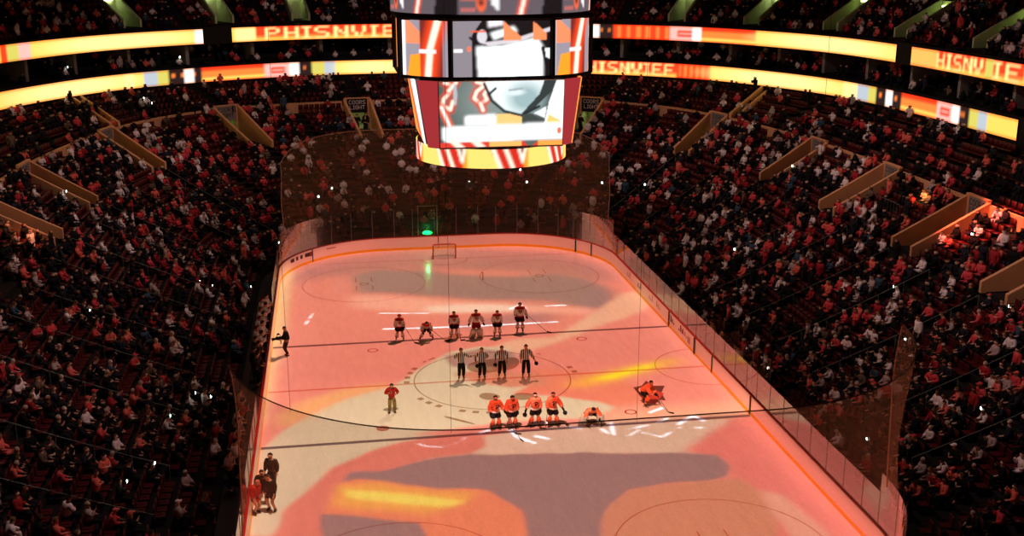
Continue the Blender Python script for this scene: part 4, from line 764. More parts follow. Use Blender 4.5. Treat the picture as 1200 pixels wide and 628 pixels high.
# camera operator
J = joints(lean=.05, headdown=.25, stance=.1, arms={'r': AR(-1, .08, -.04, -.27, .0, -.24, -.42), 'l': AR(1, .06, -.08, -.27, -.06, -.26, -.36)})
o = person((-11.95, 6.0, 0), -PI/2+.2, 'camera operator in black clothes standing near the left boards', J, 1.1); put('jacket', skin('jacket', *top_nodes(J, 1.06), sub=1, root='pel'), o, M_BLACK); put('trousers', skin('trousers', *leg_nodes(J, 1.0), sub=1, root='pel'), o, mat('brown_cloth', (58, 44, 38), .9)); put('hair', hair_mesh('hair', J, .1, .5), o, M_HAIR)
for k in 'rl': put('shoe', skin('shoe', {'a': (J['an'+k]+V3(0, 0, -.03), .05), 't': (J['toe'+k]+V3(0, 0, .01), .042), 'h': (J['heel'+k]+V3(0, 0, .01), .045)}, [('a', 't'), ('a', 'h')], 1, 'a'), o, M_LEATH)
bpy.context.view_layer.update(); p = world(o, (J['wrr']+J['wrl'])/2+V3(0, -.12, .02)); vc = tag(empty('video_camera', p, -PI/2+.2), 'black video camera held low by the operator beside the left boards', 'video camera')
q = MB(); q.box((0, 0, .04), (.16, .36, .2), bev=.03); q.build('camera_body', M_BLACK, vc); q = MB(); q.tube([(0, -.17, .03), (0, -.42, .0)], [.07, .1], 12); q.build('lens', M_BLACK, vc, True); q = MB(); q.tube([(0, .12, .14), (0, .1, .26), (0, -.1, .26), (0, -.12, .14)], .018, 6); q.build('handle', M_BLACK, vc); q = MB(); q.box((.0, -.02, .32), (.07, .16, .07)); q.build('viewfinder', M_BLACK, vc); q = MB(); q.box((0, .12, -.2), (.05, .05, .3)); q.build('grip', M_BLACK, vc)
# singer
J = joints(headdown=.35, lean=.05, stance=.14, arms={'r': AR(-1, .14, -.02, -.24, -.04, -.22, -.14), 'l': AR(1, .13, 0, -.24, .0, -.2, -.24)})
o = person((-6.1, -4.1, 0), .1, 'singer in red jacket and khaki trousers alone on the pale ice', J, 1.0); put('jacket', skin('jacket', *top_nodes(J, 1.1), sub=1, root='pel'), o, M_RED); put('trousers', skin('trousers', *leg_nodes(J, 1.08, r=(.155, .11, .09, .075)), sub=1, root='pel'), o, M_KHAKI); put('hair', hair_mesh('hair', J, .1, .5), o, M_HAIR)
for k in 'rl': put('boot', skin('boot', {'a': (J['an'+k]+V3(0, 0, -.02), .055), 't': (J['toe'+k]+V3(0, 0, .01), .045), 'h': (J['heel'+k]+V3(0, 0, .01), .045)}, [('a', 't'), ('a', 'h')], 1, 'a'), o, M_LEATH)
bpy.context.view_layer.update(); p = world(o, J['wrr']+(J['wrr']-J['elr']).normalized()*.09); mi = tag(empty('microphone', p), 'dark hand microphone held by the singer', 'microphone'); q = MB(); q.tube([(0, 0, -.1), (0, -.02, .1)], [.014, .02], 8); q.build('handle', M_BLACK, mi); q = MB(); q.ball((0, -.025, .13), .035, 10); q.build('mesh_head', M_STEEL, mi, True)
# the group by the left gate
grp = [(-12.05, -14.45, joints(lean=.25, headdown=.3, stance=.13), 'person in black top and shorts with bare legs by the left boards', M_BLACK, M_BLACK, True, -.6, 1.12), (-12.1, -12.4, joints(lean=.1, stance=.1), 'tall person in black behind the others of the group by the left boards', M_BLACK, M_BLACK, False, -.4, 1.1), (-12.5, -13.7, joints(lean=.1, headdown=.2, stance=.12), 'person in black with dark tights, left of the bare-legged one by the boards', M_BLACK, M_BLACK, True, .2, 1.0), (-12.75, -14.6, joints(lean=.12, headdown=.45, stance=.11), 'person in a long red coat bowing beside the left boards', M_RED, M_BLACK, False, .9, .98)]
for i, (x, y, J, lab, m1, m2, short, rz, sc) in enumerate(grp):
    o = person((x, y, 0), rz, lab, J, sc, 'people by the left boards'); put('coat' if i == 3 else 'jacket', skin('jacket', *top_nodes(J, 1.12 if i != 3 else 1.25), sub=1, root='pel'), o, m1)
    if i == 3: put('coat_skirt', skin('coat_skirt', {'a': (J['pel'], .2), 'b': (J['pel']+V3(0, 0, -.42), .24)}, [('a', 'b')], 1, 'a'), o, m1)
    else: put('shorts' if short else 'trousers', skin('shorts', *leg_nodes(J, 1.12, 'short' if short else 'an'), sub=1, root='pel'), o, m2)
    for k in 'rl': put('boot', skin('boot', {'k': (J['kn'+k]*.35+J['an'+k]*.65, .06), 'a': (J['an'+k]+V3(0, 0, -.02), .055), 't': (J['toe'+k]+V3(0, 0, .01), .045), 'h': (J['heel'+k]+V3(0, 0, .01), .045)}, [('k', 'a'), ('a', 't'), ('a', 'h')], 1, 'a'), o, M_LEATH)
    put('hair', hair_mesh('hair', J, .104, .7), o, mat('hair_pink', (190, 120, 110), .8) if i == 3 else M_HAIR)
# ------------------------------------------------------------------ seats and spectators
CARD = 'zero one two three four five six seven eight nine ten eleven twelve thirteen fourteen fifteen sixteen seventeen eighteen nineteen twenty twenty-one twenty-two twenty-three twenty-four twenty-five twenty-six twenty-seven twenty-eight twenty-nine thirty'.split()
ORDN = 'zeroth first second third fourth fifth sixth seventh eighth ninth tenth eleventh twelfth thirteenth fourteenth fifteenth sixteenth seventeenth eighteenth nineteenth twentieth twenty-first twenty-second twenty-third twenty-fourth twenty-fifth twenty-sixth twenty-seventh twenty-eighth twenty-ninth thirtieth'.split()
AISLE = [-2.9, -2.3, -1.7, -1.15, -.58, -.17, .23, .7, 1.17, 1.8, 2.45, 3.3, 4.16, 5.05, 5.96, 6.7, 7.42, 8.6]
SE = []   # x,y,z,face angle,side,block,row,index,zone
def add_row(fn, side, t, z, zone, row, pitch=.56, u_lo=-3.2):
    uu = np.linspace(u_lo, 8, 1500); P = fn(side, uu, np.full(len(uu), t)); Q = fn(side, uu, np.full(len(uu), t+.02)); D = P-Q; S = np.concatenate([[0], np.cumsum(np.linalg.norm(np.diff(P, axis=0), axis=1))])
    for bi in range(len(AISLE)-1):
        s0 = np.interp(max(AISLE[bi], u_lo), uu, S)+.6; s1 = np.interp(min(AISLE[bi+1], 8), uu, S)-(.6 if bi < len(AISLE)-2 else .0); n = int((s1-s0)/pitch)
        if n < 1: continue
        for k in range(n):
            s = s0+(k+.5)*(s1-s0)/n; u = np.interp(s, S, uu)
            if zone == 0 and row >= PR0-1 and any(a-.03 < u < b+.03 for a, b in PORT[side]): continue
            if zone == 3 and any(a-.05 < u < b+.05 for a, b in UPORT[side]): continue
            j = min(int(np.searchsorted(uu, u)), len(uu)-1); d = D[j]; SE.append((P[j][0], P[j][1], z, math.atan2(d[1], d[0])+PI/2, side, bi, row, k, zone))
for side in (1, -1):
    for i in range(NROW): add_row(low_xy, side, (i+.62)/NROW, row_z(i), 0, i)
    for i in range(5): add_row(mid_xy, side, (i+.6)/5, mid_z(i), 1, i)
    for i, (d, z) in enumerate(((.9, 12.6), (2.2, 13.05), (3.6, 13.5))): add_row(lambda s, u, t: out_xy(s, u, t), side, d, z, 2, i, .7)
    for i in range(NUP): add_row(lambda s, u, t: out_xy(s, u, t), side, up_d(i)+.5, up_z(i), 3, i)
SE = np.array(SE); pr = project(np.stack([SE[:, 0], SE[:, 1], SE[:, 2]+.6], 1)); ok = (pr[:, 2] > 5) & (pr[:, 0] > -110) & (pr[:, 0] < 1310) & (pr[:, 1] > -60) & (pr[:, 1] < 720); SE = SE[ok]; pr = pr[ok]
inframe = (pr[:, 0] > 4) & (pr[:, 0] < 1196) & (pr[:, 1] > 4) & (pr[:, 1] < 622)
n = len(SE); occ_p = np.array([.54, .42, .46, .5])[SE[:, 8].astype(int)]
# emptier patches: smooth random field along the seating, and the half-empty far end behind the netting
ph = np.sin(SE[:, 0]*.55+SE[:, 1]*.31)+np.sin(SE[:, 0]*.23-SE[:, 1]*.47+1.7)+np.sin(SE[:, 5]*2.1+SE[:, 6]*.5); occ_p = occ_p+.1*ph
far_end = (SE[:, 8] == 0) & (pr[:, 1] < 250) & (pr[:, 0] > 230) & (pr[:, 0] < 830); occ_p = np.where(far_end, occ_p-.05, occ_p); occ_p = np.where((SE[:, 8] == 0) & (SE[:, 4] < 0) & (SE[:, 1] < 12), occ_p-.12, occ_p)
occ = NR.random(n) < occ_p
stand = occ & (NR.random(n) < np.where((SE[:, 8] == 0) & (SE[:, 6] < 2), .5, .12))
# --- prototypes
PAL = [((16, 16, 19), .40), ((36, 36, 46), .14), ((226, 78, 84), .12), ((240, 116, 100), .08), ((170, 40, 48), .06), ((250, 236, 234), .11), ((190, 170, 166), .06), ((112, 92, 76), .02), ((60, 84, 104), .02)]
NAMES = ['black', 'charcoal', 'red', 'orange', 'dark red', 'white', 'grey', 'brown', 'blue']
pw = np.array([p for _, p in PAL]); pw /= pw.sum(); col_i = NR.choice(len(PAL), n, p=pw); PALN = np.array([lin(c) for c, _ in PAL])
SKINS = np.array([lin(c) for c in ((226, 176, 148), (205, 150, 122), (150, 100, 76), (236, 190, 166))]); HAIRS = np.array([lin(c) for c in ((30, 22, 18), (58, 38, 26), (110, 80, 50), (190, 176, 160), (30, 26, 28))])
sk_i = NR.integers(0, 4, n); hr_i = NR.integers(0, 5, n)
AP = [None, {'r': AR(-1, .1, -.06, -.25, -.02, -.3, -.3), 'l': AR(1, .1, -.06, -.25, -.02, -.3, -.3)}, {'r': AR(-1, .12, -.12, -.2, .02, -.26, .02), 'l': AR(1, .1, -.06, -.25, .02, -.26, -.32)}, {'r': AR(-1, .16, -.02, -.2, -.06, -.2, -.2), 'l': AR(1, .16, -.02, -.2, -.06, -.22, -.24)}]
SITJ = [joints(hip=.55, sit=True, lean=l, arms=AP[a], headdown=h) for l, a, h in ((-.08, 1, .1), (.18, 3, .2), (.0, 2, .0), (.32, 1, .3))]
STDJ = [joints(arms=AP[a], lean=l, headdown=h) for l, a, h in ((.02, None or 0, .1), (.05, 2, .1), (.0, 3, .2))]
PROTO = SITJ+STDJ; NP4 = len(SITJ)
pi_ = np.where(stand, NP4+NR.integers(0, len(STDJ), n), NR.integers(0, NP4, n)); yaw = SE[:, 3]+NR.normal(0, .25, n); scl = NR.normal(1.0, .05, n)
def near_bone(J, V):
    B = [('pel', 'chest', 0), ('chest', 'neck', 0), ('jaw', 'crown', 2)]+[(a+k, b_+k, c) for k in 'rl' for a, b_, c in (('sh', 'el', 0), ('el', 'wr', 0), ('hip', 'kn', 1), ('kn', 'an', 1), ('an', 'toe', 3))]; best = np.full(len(V), 9.); cl = np.zeros(len(V), int)
    for a, b_, c in B:
        A, Bb = np.array(J[a]), np.array(J[b_]); d = Bb-A; t = np.clip(((V-A) @ d)/(d @ d), 0, 1); r = np.linalg.norm(V-A-t[:, None]*d, axis=1)-(.06 if c == 0 else 0); m = r < best; best[m] = r[m]; cl[m] = c
    hd = cl == 2; back = np.array(J['head'])-np.array(J['nose']); rel = V-np.array(J['head']); cl[hd & ((rel @ back/np.linalg.norm(back) > .02) | (rel[:, 2] > .04))] = 4; return cl
LOW = []
for J in PROTO:
    nd, ed = body_nodes(J, hands=False, slim=1.22)
    for k in ('shr', 'shl', 'elr', 'ell'): nd[k] = (nd[k][0], nd[k][1]*1.35)
    nd['head'] = (nd['head'][0], .1)
    for k in ('nose', 'chin', 'earr', 'earl'): nd.pop(k)
    ed = [e for e in ed if e[0] in nd and e[1] in nd]; me = skin('low', nd, ed, 0, 'pel', False); me.calc_loop_triangles(); V = np.array([v.co[:] for v in me.vertices]); F = np.array([t.vertices[:] for t in me.loop_triangles]); LOW.append((V, F, near_bone(J, V))); bpy.data.meshes.remove(me)
cand = np.where(occ & inframe & (SE[:, 8] == 0))[0]; ind = cand[np.argsort(pr[cand, 2])[:300]]; indset = np.zeros(n, bool); indset[ind] = True
def place(V, x, y, z, a, s): c, d = np.cos(a), np.sin(a); return np.stack([x+s*(V[:, 0]*c-V[:, 1]*d), y+s*(V[:, 0]*d+V[:, 1]*c), z+s*V[:, 2]], 1)
VV, FF, CC, off = [], [], [], 0
for i in np.where(occ & ~indset)[0]:
    V, F, cl = LOW[pi_[i]]; VV.append(place(V, SE[i, 0], SE[i, 1], SE[i, 2], yaw[i], scl[i])); FF.append(F+off); off += len(V); t = PALN[col_i[i]]; c = np.empty((len(V), 3)); c[cl == 0] = t; c[cl == 1] = (.012, .012, .016); c[cl == 2] = SKINS[sk_i[i]]; c[cl == 3] = .01; c[cl == 4] = HAIRS[hr_i[i]]; CC.append(c)
o = link('crowd', raw_mesh('crowd', np.concatenate(VV), np.concatenate(FF), np.concatenate(CC), M_CROWD)); tag(o, 'distant crowd of fans filling the stands and balconies all around the ice', 'crowd', kind='stuff')
# --- the three hundred nearest spectators, each a person with jacket, trousers and hair
BODY = []
for J in PROTO:
    b_ = skin('person', *body_nodes(J), 1, 'pel'); b_.materials.append(M_CLOTH); t_ = skin('top', *top_nodes(J, 1.1, 1.05), 1, 'pel'); t_.materials.append(M_CLOTH); l_ = skin('trousers', *leg_nodes(J, 1.05), 1, 'pel'); l_.materials.append(M_BLACK); h_ = hair_mesh('hair', J, .104, .6); h_.materials.append(M_CLOTH)
    q = MB(); hd = J['head']; q.ball((hd.x, hd.y+.01, hd.z+.035), (.108, .115, .085), 10); q.box((hd.x, hd.y-.12, hd.z+.05), (.14, .12, .015)); cp = bpy.data.meshes.new('cap'); cp.from_pydata(q.v, [], q.f); cp.materials.append(M_CLOTH); BODY.append((b_, t_, l_, h_, cp))
HN = ['dark hair', 'brown hair', 'fair hair', 'pale hair', 'black cap']; GARM = ['jersey', 'top', 'jacket']
def seat_words(i): return '%s stand, %s block from near corner, row %s, %s along' % ('right' if SE[i, 4] > 0 else 'left', ORDN[int(SE[i, 5])+1], CARD[int(SE[i, 6])+1], ORDN[int(SE[i, 7])+1])
for i in ind:
    k = int(pi_[i]); b_, t_, l_, h_, cp = BODY[k]; o = link('person', b_, None, (SE[i, 0], SE[i, 1], SE[i, 2])); o.rotation_euler = (0, 0, yaw[i]); o.scale = (float(scl[i]),)*3; o.color = (*SKINS[sk_i[i]], 1)
    tag(o, '%s fan in %s, %s' % ('standing' if stand[i] else 'seated', NAMES[col_i[i]], seat_words(i)), 'person', 'fans in the lower stands nearest the viewer')
    c = link('jacket', t_, o); c.color = (*PALN[col_i[i]], 1); link('trousers', l_, o)
    c = link('cap' if hr_i[i] == 4 else 'hair', cp if hr_i[i] == 4 else h_, o); c.color = (*(PALN[[2, 3, 0, 5][i % 4]] if hr_i[i] == 4 else HAIRS[hr_i[i]]), 1)
# --- seats
def seat_shapes():
    a, b_ = MB(), MB(); a.box((0, .17, .66), (.46, .07, .46), bev=.03); a.box((0, .2, .42), (.08, .05, .2)); b_.box((0, -.06, .44), (.46, .42, .06), bev=.025); b_.box((0, .1, .22), (.06, .06, .42)); b_.box((-.25, -.02, .6), (.04, .34, .04), bev=.01); return a, b_
a, b_ = seat_shapes(); lowseat = MB(); lowseat.box((0, .17, .64), (.47, .06, .5)); lowseat.box((0, -.06, .43), (.46, .42, .06)); SV = np.array(lowseat.v); SF = np.array(lowseat.f)
scand = np.where(inframe & (SE[:, 8] == 0) & ~occ)[0]; sind = scand[np.argsort(pr[scand, 2])[:300]]; sset = np.zeros(n, bool); sset[sind] = True
rest = np.where(~sset & ~((SE[:, 8] == 2)))[0]; VV = np.concatenate([place(SV, SE[i, 0], SE[i, 1], SE[i, 2], SE[i, 3], 1.) for i in rest]); FF = np.concatenate([SF+len(SV)*k for k in range(len(rest))])
o = link('stadium_seating', raw_mesh('stadium_seating', VV, FF, None, M_SEAT)); tag(o, 'dark red plastic seats in curved rows all round the stands', 'seats', kind='stuff')
ma = a.build('tmp', M_SEAT); mb_ = b_.build('tmp', M_SEAT); mea, meb = ma.data, mb_.data; bpy.data.objects.remove(ma); bpy.data.objects.remove(mb_)
for i in sind:
    e = empty('stadium_seat', (SE[i, 0], SE[i, 1], SE[i, 2]), SE[i, 3]); tag(e, 'empty dark red seat, '+seat_words(i), 'seat', 'empty seats in the lower stands nearest the viewer'); link('backrest', mea, e); link('seat_pan', meb, e)
# --- aisle handrails on the nearer blocks
for side in (1, -1):
    for bi, u in enumerate(AISLE[:13]):
        if u < -2 or u in (-2.9,): continue
        tt = np.linspace(.12, .66, 7); P = low_xy(side, np.full(7, u), tt); Z = [row_z(int(t*NROW)) for t in tt]; q = MB(); o0 = (P[0][0], P[0][1], Z[0]); top_ = [(P[k][0]-o0[0], P[k][1]-o0[1], Z[k]-o0[2]+.95) for k in range(7)]
        q.tube([(top_[0][0], top_[0][1], top_[0][2]-.95)]+top_+[(top_[6][0], top_[6][1], top_[6][2]-.95)], .018, 5); [q.tube([(p_[0], p_[1], p_[2]-.95), p_], .016, 5) for p_ in top_[1:6]]
        tag(q.build('aisle_handrail', M_RAIL, None, False, o0), 'grey aisle handrail on the %s stand, %s aisle from the near corner' % ('right' if side > 0 else 'left', ORDN[bi+1]), 'handrail', 'aisle handrails in the lower stands')
# --- crowd barriers by the right-hand portals
for (u, t, lab) in ((.72, .86, 'pale tubular barrier between two portal walls, lower of the pair'), (.56, .9, 'tubular barrier glowing orange beside the portal wall')):
    p0, p1 = low_xy(1, np.array([u, u]), np.array([t-.08, t+.03])); p0 = low_xy(1, np.array([u-.12]), np.array([t-.02]))[0]; p1 = low_xy(1, np.array([u+.12]), np.array([t-.02]))[0]; z = row_z(int(t*NROW)); d = p1-p0; q = MB()
    q.tube([(0, 0, 0), (0, 0, 1.05), (d[0], d[1], 1.05), (d[0], d[1], 0)], .03, 6); [q.tube([(d[0]*k/7, d[1]*k/7, .12), (d[0]*k/7, d[1]*k/7, 1.05)], .016, 5) for k in range(1, 7)]; tag(q.build('crowd_barrier', M_STEEL, None, False, (p0[0], p0[1], z)), lab, 'barrier', 'barriers in the right stand')
# --- players on the left bench and people at the penalty boxes
BJ = [joints(arms=AP[a], lean=l, headdown=h) for a, l, h in ((1, .1, .15), (3, .05, .1), (2, .12, .2))]; BT = [skin('jersey', *top_nodes(J, 1.2, 1.2), 1, 'pel') for J in BJ]; BP = [skin('hockey_pants', *leg_nodes(J, 1.12), 1, 'pel') for J in BJ]; BB = [skin('person', *body_nodes(J), 1, 'pel') for J in BJ]; BH = [hair_mesh('helmet', J, .125, .7) for J in BJ]
for me in BT: me.materials.append(M_CLOTH)
for me in BP: me.materials.append(M_BLACK)
for me in BB: me.materials.append(M_SKIN)
for me in BH: me.materials.append(M_CLOTH)
def bench_person(x, y, rz, k, top, head, lab, grp_, z=.42):
    o = link('person', BB[k], None, (x, y, z)); o.rotation_euler = (0, 0, rz); tag(o, lab, 'person', grp_); o.scale = (1.12,)*3; c = link('jersey', BT[k], o); c.color = (*lin(top), 1); link('trousers', BP[k], o); c = link('helmet', BH[k], o); c.color = (*lin(head), 1)
q = MB(); q.box((-13.95, 1.5, .14), (1.6, 26, .3)); struct(q.build('floor_bench', M_CONC)); q = MB(); q.box((13.95, -2, .14), (1.5, 12, .3)); struct(q.build('floor_box', M_CONC))
for i in range(13):
    y = 11.6-i*.95; st_ = i >= 9
    bench_person(-13.45-.25*(i % 2), y, PI/2+.2*((i % 3)-1), i % 3, (40, 30, 34) if st_ else [(226, 214, 208), (210, 190, 186), (226, 214, 208)][i % 3], (120, 30, 32) if i % 2 and not st_ else (60, 40, 36), ('white jersey player at the left bench, %s from its far end' if not st_ else 'dark clad person at the left bench, %s from its far end') % ORDN[i+1], 'people standing along the left bench')
for i in range(7): bench_person(-14.0+.15*(i % 2), -5.4-i*1.25, PI/2+.25*((i*2) % 3-1), (i+1) % 3, [(150, 110, 104), (190, 60, 60), (210, 180, 170)][i % 3], (40, 26, 20), 'person behind the left boards under the near netting, %s from the bench' % ORDN[i+1], 'people behind the left boards near the netting')
for i, (y, c_) in enumerate(((1.5, (200, 150, 120)), (-.4, (60, 44, 40)), (-3.1, (226, 214, 208)), (-5.6, (30, 26, 26)))): bench_person(13.9, y, -PI/2+.2*(i-1), i % 3, c_, (50, 34, 28), 'person in the penalty boxes, %s from the tall black post' % ORDN[i+1], 'people in the penalty boxes')
for i, (sd_, u, t, dx, lab) in enumerate(((-1, 7.36, .9, 0, 'dark clad person standing in the framed portal left of the scoreboard, on its left'), (-1, 7.42, .84, 0, 'dark clad person standing in the middle of the framed portal left of the scoreboard'), (-1, 7.47, .93, 0, 'dark clad person standing in the framed portal left of the scoreboard, on its right'), (1, 5.99, .86, 0, 'dark clad person standing in the portal right of the scoreboard'))):
    p_ = low_xy(sd_, np.array([u]), np.array([t]))[0]; bench_person(p_[0], p_[1], .2*i, i % 3, (24, 24, 28), (30, 24, 22), lab, 'people standing in the portals', row_z(PR0))
# --- lit phones held up in the crowd
M_PHONE = mat('phone_screen', (220, 255, 246), .4, emit=9.0); PH = [(72, 232), (235, 341), (250, 344), (296, 344), (100, 375), (215, 473), (235, 477), (183, 510), (170, 546), (160, 579), (585, 203), (556, 206), (612, 204), (545, 220), (613, 222), (328, 293), (757, 218), (868, 300), (930, 197), (1052, 356), (913, 466), (896, 470), (1133, 290), (1198, 382), (1155, 505), (1012, 520), (1062, 410), (700, 222), (375, 230), (386, 230), (165, 122), (170, 128), (205, 66), (75, 84)]
done = set()
for k, (x, y) in enumerate(PH):
    d2 = (pr[:, 0]-x)**2+(pr[:, 1]-y)**2+np.where(occ, 0, 1e6); i = int(d2.argmin())
    if i in done: continue
    done.add(i); f = np.array([math.sin(yaw[i]), -math.cos(yaw[i])]); q = MB(); z = SE[i, 2]+1.28; h_ = .09+.02*(pr[i, 2] > 70); q.box((0, 0, 0), (.075, .012, .15), bev=.004); e = tag(empty('phone', (SE[i, 0]+f[0]*.34, SE[i, 1]+f[1]*.34, z), yaw[i]), 'small lit phone held up, %s' % (seat_words(i) if SE[i, 8] == 0 else 'balcony fan, ' + seat_words(i).replace('row', 'balcony row')).replace('block from near corner', 'block'), 'phone', 'lit phones in the crowd'); q.build('case', M_BLACK, e); s = .11 if pr[i, 2] < 80 else .14; q = MB(); q.box((0, .011, 0), (s, .008, s*1.2)); q.box((0, -.011, 0), (s*.7, .008, s*.8)); q.build('screen', M_PHONE, e)
# ------------------------------------------------------------------ hanging scoreboard
sb = tag(empty('scoreboard', (0, 0, 13.2)), 'huge four sided video scoreboard hanging above centre ice', 'scoreboard'); ZS = 13.2
def plan(hf, yf, hs, ys): return [(-hf, -yf), (hf, -yf), (hs, -ys), (hs, ys), (hf, yf), (-hf, yf), (-hs, ys), (-hs, -ys)]
def face_fn(a, b_, z0, z1, a2=None, b2=None, bulge=0, inset=.0):
    "screen between plan points a->b at top z1 and a2->b2 at bottom z0"
    a, b_ = np.array(a), np.array(b_); a2 = a if a2 is None else np.array(a2); b2 = b_ if b2 is None else np.array(b2); nrm = np.array([(b_-a)[1], -(b_-a)[0]])/np.linalg.norm(b_-a)
    def f(X, Y):
        t = a+(b_-a)*X[:, None]; bt = a2+(b2-a2)*X[:, None]; p = t*(1-Y[:, None])+bt*Y[:, None]+nrm*(inset+bulge*4*X*(1-X))[:, None]; return np.concatenate([p, (z1+(z0-z1)*Y)[:, None]-ZS], 1)
    return f
M_SCR = attr_mat('screen_pixels', 1.3); GREY, VIS, BLK = (150, 146, 154), (252, 255, 255), (26, 22, 24)
def orange_side(w, h, v=0):
    c = Canvas(w, h, (150, 142, 152)); c.poly([(.15, 0), (.55, .32), (.55, .42), (.1, .42), (.1, 0)], (255, 140, 96)); c.rect(.0, .0, .08, 1, (250, 244, 244)); c.rect(.42, 0, .86, 1, (120, 40, 34)); c.line([(.8, -.1), (.62, .5), (.56, 1.1)], .17, (240, 70, 30), 1.2, .9); c.line([(.8, -.1), (.62, .5), (.56, 1.1)], .06, (255, 250, 220), 1.2, .8); c.poly([(.12, 1), (.2, .62), (.42, .6), (.42, 1)], (255, 156, 40)); c.rect(.4, .52, .62, .58, (250, 240, 240)); c.rect(.66, .52, .72, .58, (250, 240, 240)); return c
def upper_main():
    c = Canvas(116, 68, (136, 128, 136)); a = 68/116; c.poly([(.2, .25), (.3, 0), (1, 0), (1, 1), (.2, 1)], BLK)
    c.poly([(.36, -.02), (.5, -.02), (.52, .08), (.36, .12)], (250, 240, 246), 1); c.poly([(.38, .22), (.62, .1), (.66, .2), (.42, .34)], VIS, 1); c.line([(.3, .42), (.62, .36), (1, .16)], .02, (210, 200, 206), a)
    c.ell(.3, .28, .05, .12, (210, 206, 212)); c.line([(.18, .3), (.24, .4), (.34, .44)], .012, BLK, a)
    c.poly([(.24, .46), (.5, .44), (.86, .3), (.93, .5), (.92, 1), (.26, 1)], VIS, 1); c.poly([(.52, .02), (.7, .3), (.7, .36), (.52, .36)], (255, 140, 90)); c.poly([(.82, .02), (.96, .24), (.96, .36), (.82, .36)], (255, 140, 90)); c.rect(.18, .18, .34, .21, (230, 90, 60)); c.rect(.02, .5, .1, .56, VIS); c.line([(.92, .5), (.96, .8), (1, .9)], .02, BLK, a); c.poly([(.94, .5), (1, .5), (1, .7), (.95, .66)], (235, 240, 244)); c.ell(.17, .5, .02, .05, (250, 120, 90)); return c
def lower_main():
    c = Canvas(148, 82, (70, 80, 76)); a = 82/148; c.ell(.42, .3, .28, .5, (128, 140, 136), 1.2)
    for P in ([(.05, .02), (.1, .06), (.09, .16), (.04, .26), (.03, .36), (.09, .42), (.11, .3)], [(.08, .14), (.14, .02)], [(.3, .02), (.37, .06), (.3, .16), (.28, .26), (.33, .34), (.38, .28), (.36, .2), (.41, .06)], [(.33, .34), (.35, .44)]):
        c.line(P, .032, (214, 66, 36), a, 1.2, .9); c.line(P, .014, (255, 232, 214), a, .8)
    c.ell(.13, .2, .016, .16, (176, 176, 180)); c.poly([(.36, 0), (.88, 0), (.86, .2), (.74, .44), (.64, .52), (.52, .45), (.43, .28)], (232, 242, 244), 1); c.ell(.69, .27, .14, .22, (150, 176, 178), .9); c.ell(.6, .18, .08, .05, (214, 226, 228), .7); c.line([(.56, .15), (.66, .13)], .008, (150, 160, 164), a)
    c.poly([(.84, 0), (.96, 0), (.94, .1), (.8, .36), (.7, .52), (.66, .5), (.8, .22)], (50, 58, 58)); c.poly([(.94, .0), (1, 0), (1, .7), (.84, .7), (.88, .34)], VIS); c.line([(.36, .05), (.42, .3), (.52, .46), (.66, .53), (.8, .4)], .011, (36, 44, 46), a, .4); c.line([(.4, .2), (.45, .12)], .01, (36, 44, 46), a)
    c.poly([(.46, .5), (.56, .5), (.68, .56), (.68, .66), (.44, .66)], (255, 196, 120)); c.poly([(.66, .52), (.74, .5), (.84, .62), (.84, .66), (.66, .66)], (62, 70, 66)); c.poly([(.76, .5), (.86, .4), (.85, .58)], (236, 244, 244)); c.poly([(.88, .52), (.98, .62), (.98, .66), (.86, .66)], (255, 200, 110)); c.poly([(.2, .52), (.45, .5), (.45, .66), (.2, .66)], VIS, 1); c.line([(.02, .38), (.08, .66)], .03, (240, 90, 60), a, .9); c.line([(.02, .38), (.08, .66)], .012, (255, 240, 230), a, .8)
    c.rect(0, .68, 1, .93, (70, 66, 66)); c.poly([(.02, .68), (1, .64), (1, .9), (.05, .92), (.02, .86)], VIS, 1); c.rect(0, .92, 1, 1, (214, 60, 46)); [c.line([(x, .88), (x+.09, 1.04)], .025, (255, 236, 216), a, .9) for x in (.1, .27)]; c.rect(.4, .92, .66, 1, (255, 180, 96)); c.poly([(.68, .92), (.8, .92), (.74, 1.0), (.72, 1)], (90, 96, 92)); c.rect(.8, .92, 1, 1, (255, 160, 70)); c.ell(.97, .77, .018, .05, (250, 110, 80)); return c
def side_screen():
    c = Canvas(50, 60, (240, 236, 240)); c.poly([(0, 0), (.3, 0), (.7, 1), (0, 1)], (255, 150, 70), 2); c.line([(.2, 0), (.5, 1)], .08, (226, 60, 40), 1.2, .8); c.rect(.7, 0, 1, 1, VIS); return c
U = plan(2.52, 4.0, 4.85, 2.2); Lt_ = plan(3.25, 4.0, 4.25, 3.3); Lb = plan(3.2, 3.85, 3.75, 3.4)
q = MB(); q.prism([(x*.985, y*.985) for x, y in U], 17.9-ZS, 20.85-ZS); q.build('upper_cabinet', M_BLACK, sb)
def bar(P, r, name='bezel'): q = MB(); q.tube(P, r, 6); q.build(name, M_BLACK, sb)
um = upper_main(); lm = lower_main(); osd = orange_side(48, 60); ss = side_screen()
for a, b_, cv in ((0, 1, um), (4, 5, um)): screen_mesh('upper_screen', cv, face_fn(U[a], U[b_], 17.98, 20.78, bulge=.12, inset=.06), sb, M_SCR)
for a, b_, cv in ((1, 2, osd), (7, 0, osd), (3, 4, osd), (5, 6, osd)): screen_mesh('corner_screen', cv, face_fn(U[a], U[b_], 17.98, 20.78, bulge=.25, inset=.05), sb, M_SCR)
for a, b_ in ((2, 3), (6, 7)): screen_mesh('side_screen', ss, face_fn(U[a], U[b_], 17.98, 20.78, inset=.06), sb, M_SCR)
for x, y in U: s_ = 1.035; q = MB(); q.box((x*s_, y*s_, 19.4-ZS), (.2, .2, 2.95), 0, math.atan2(y, x)); q.build('corner_post', M_BLACK, sb)
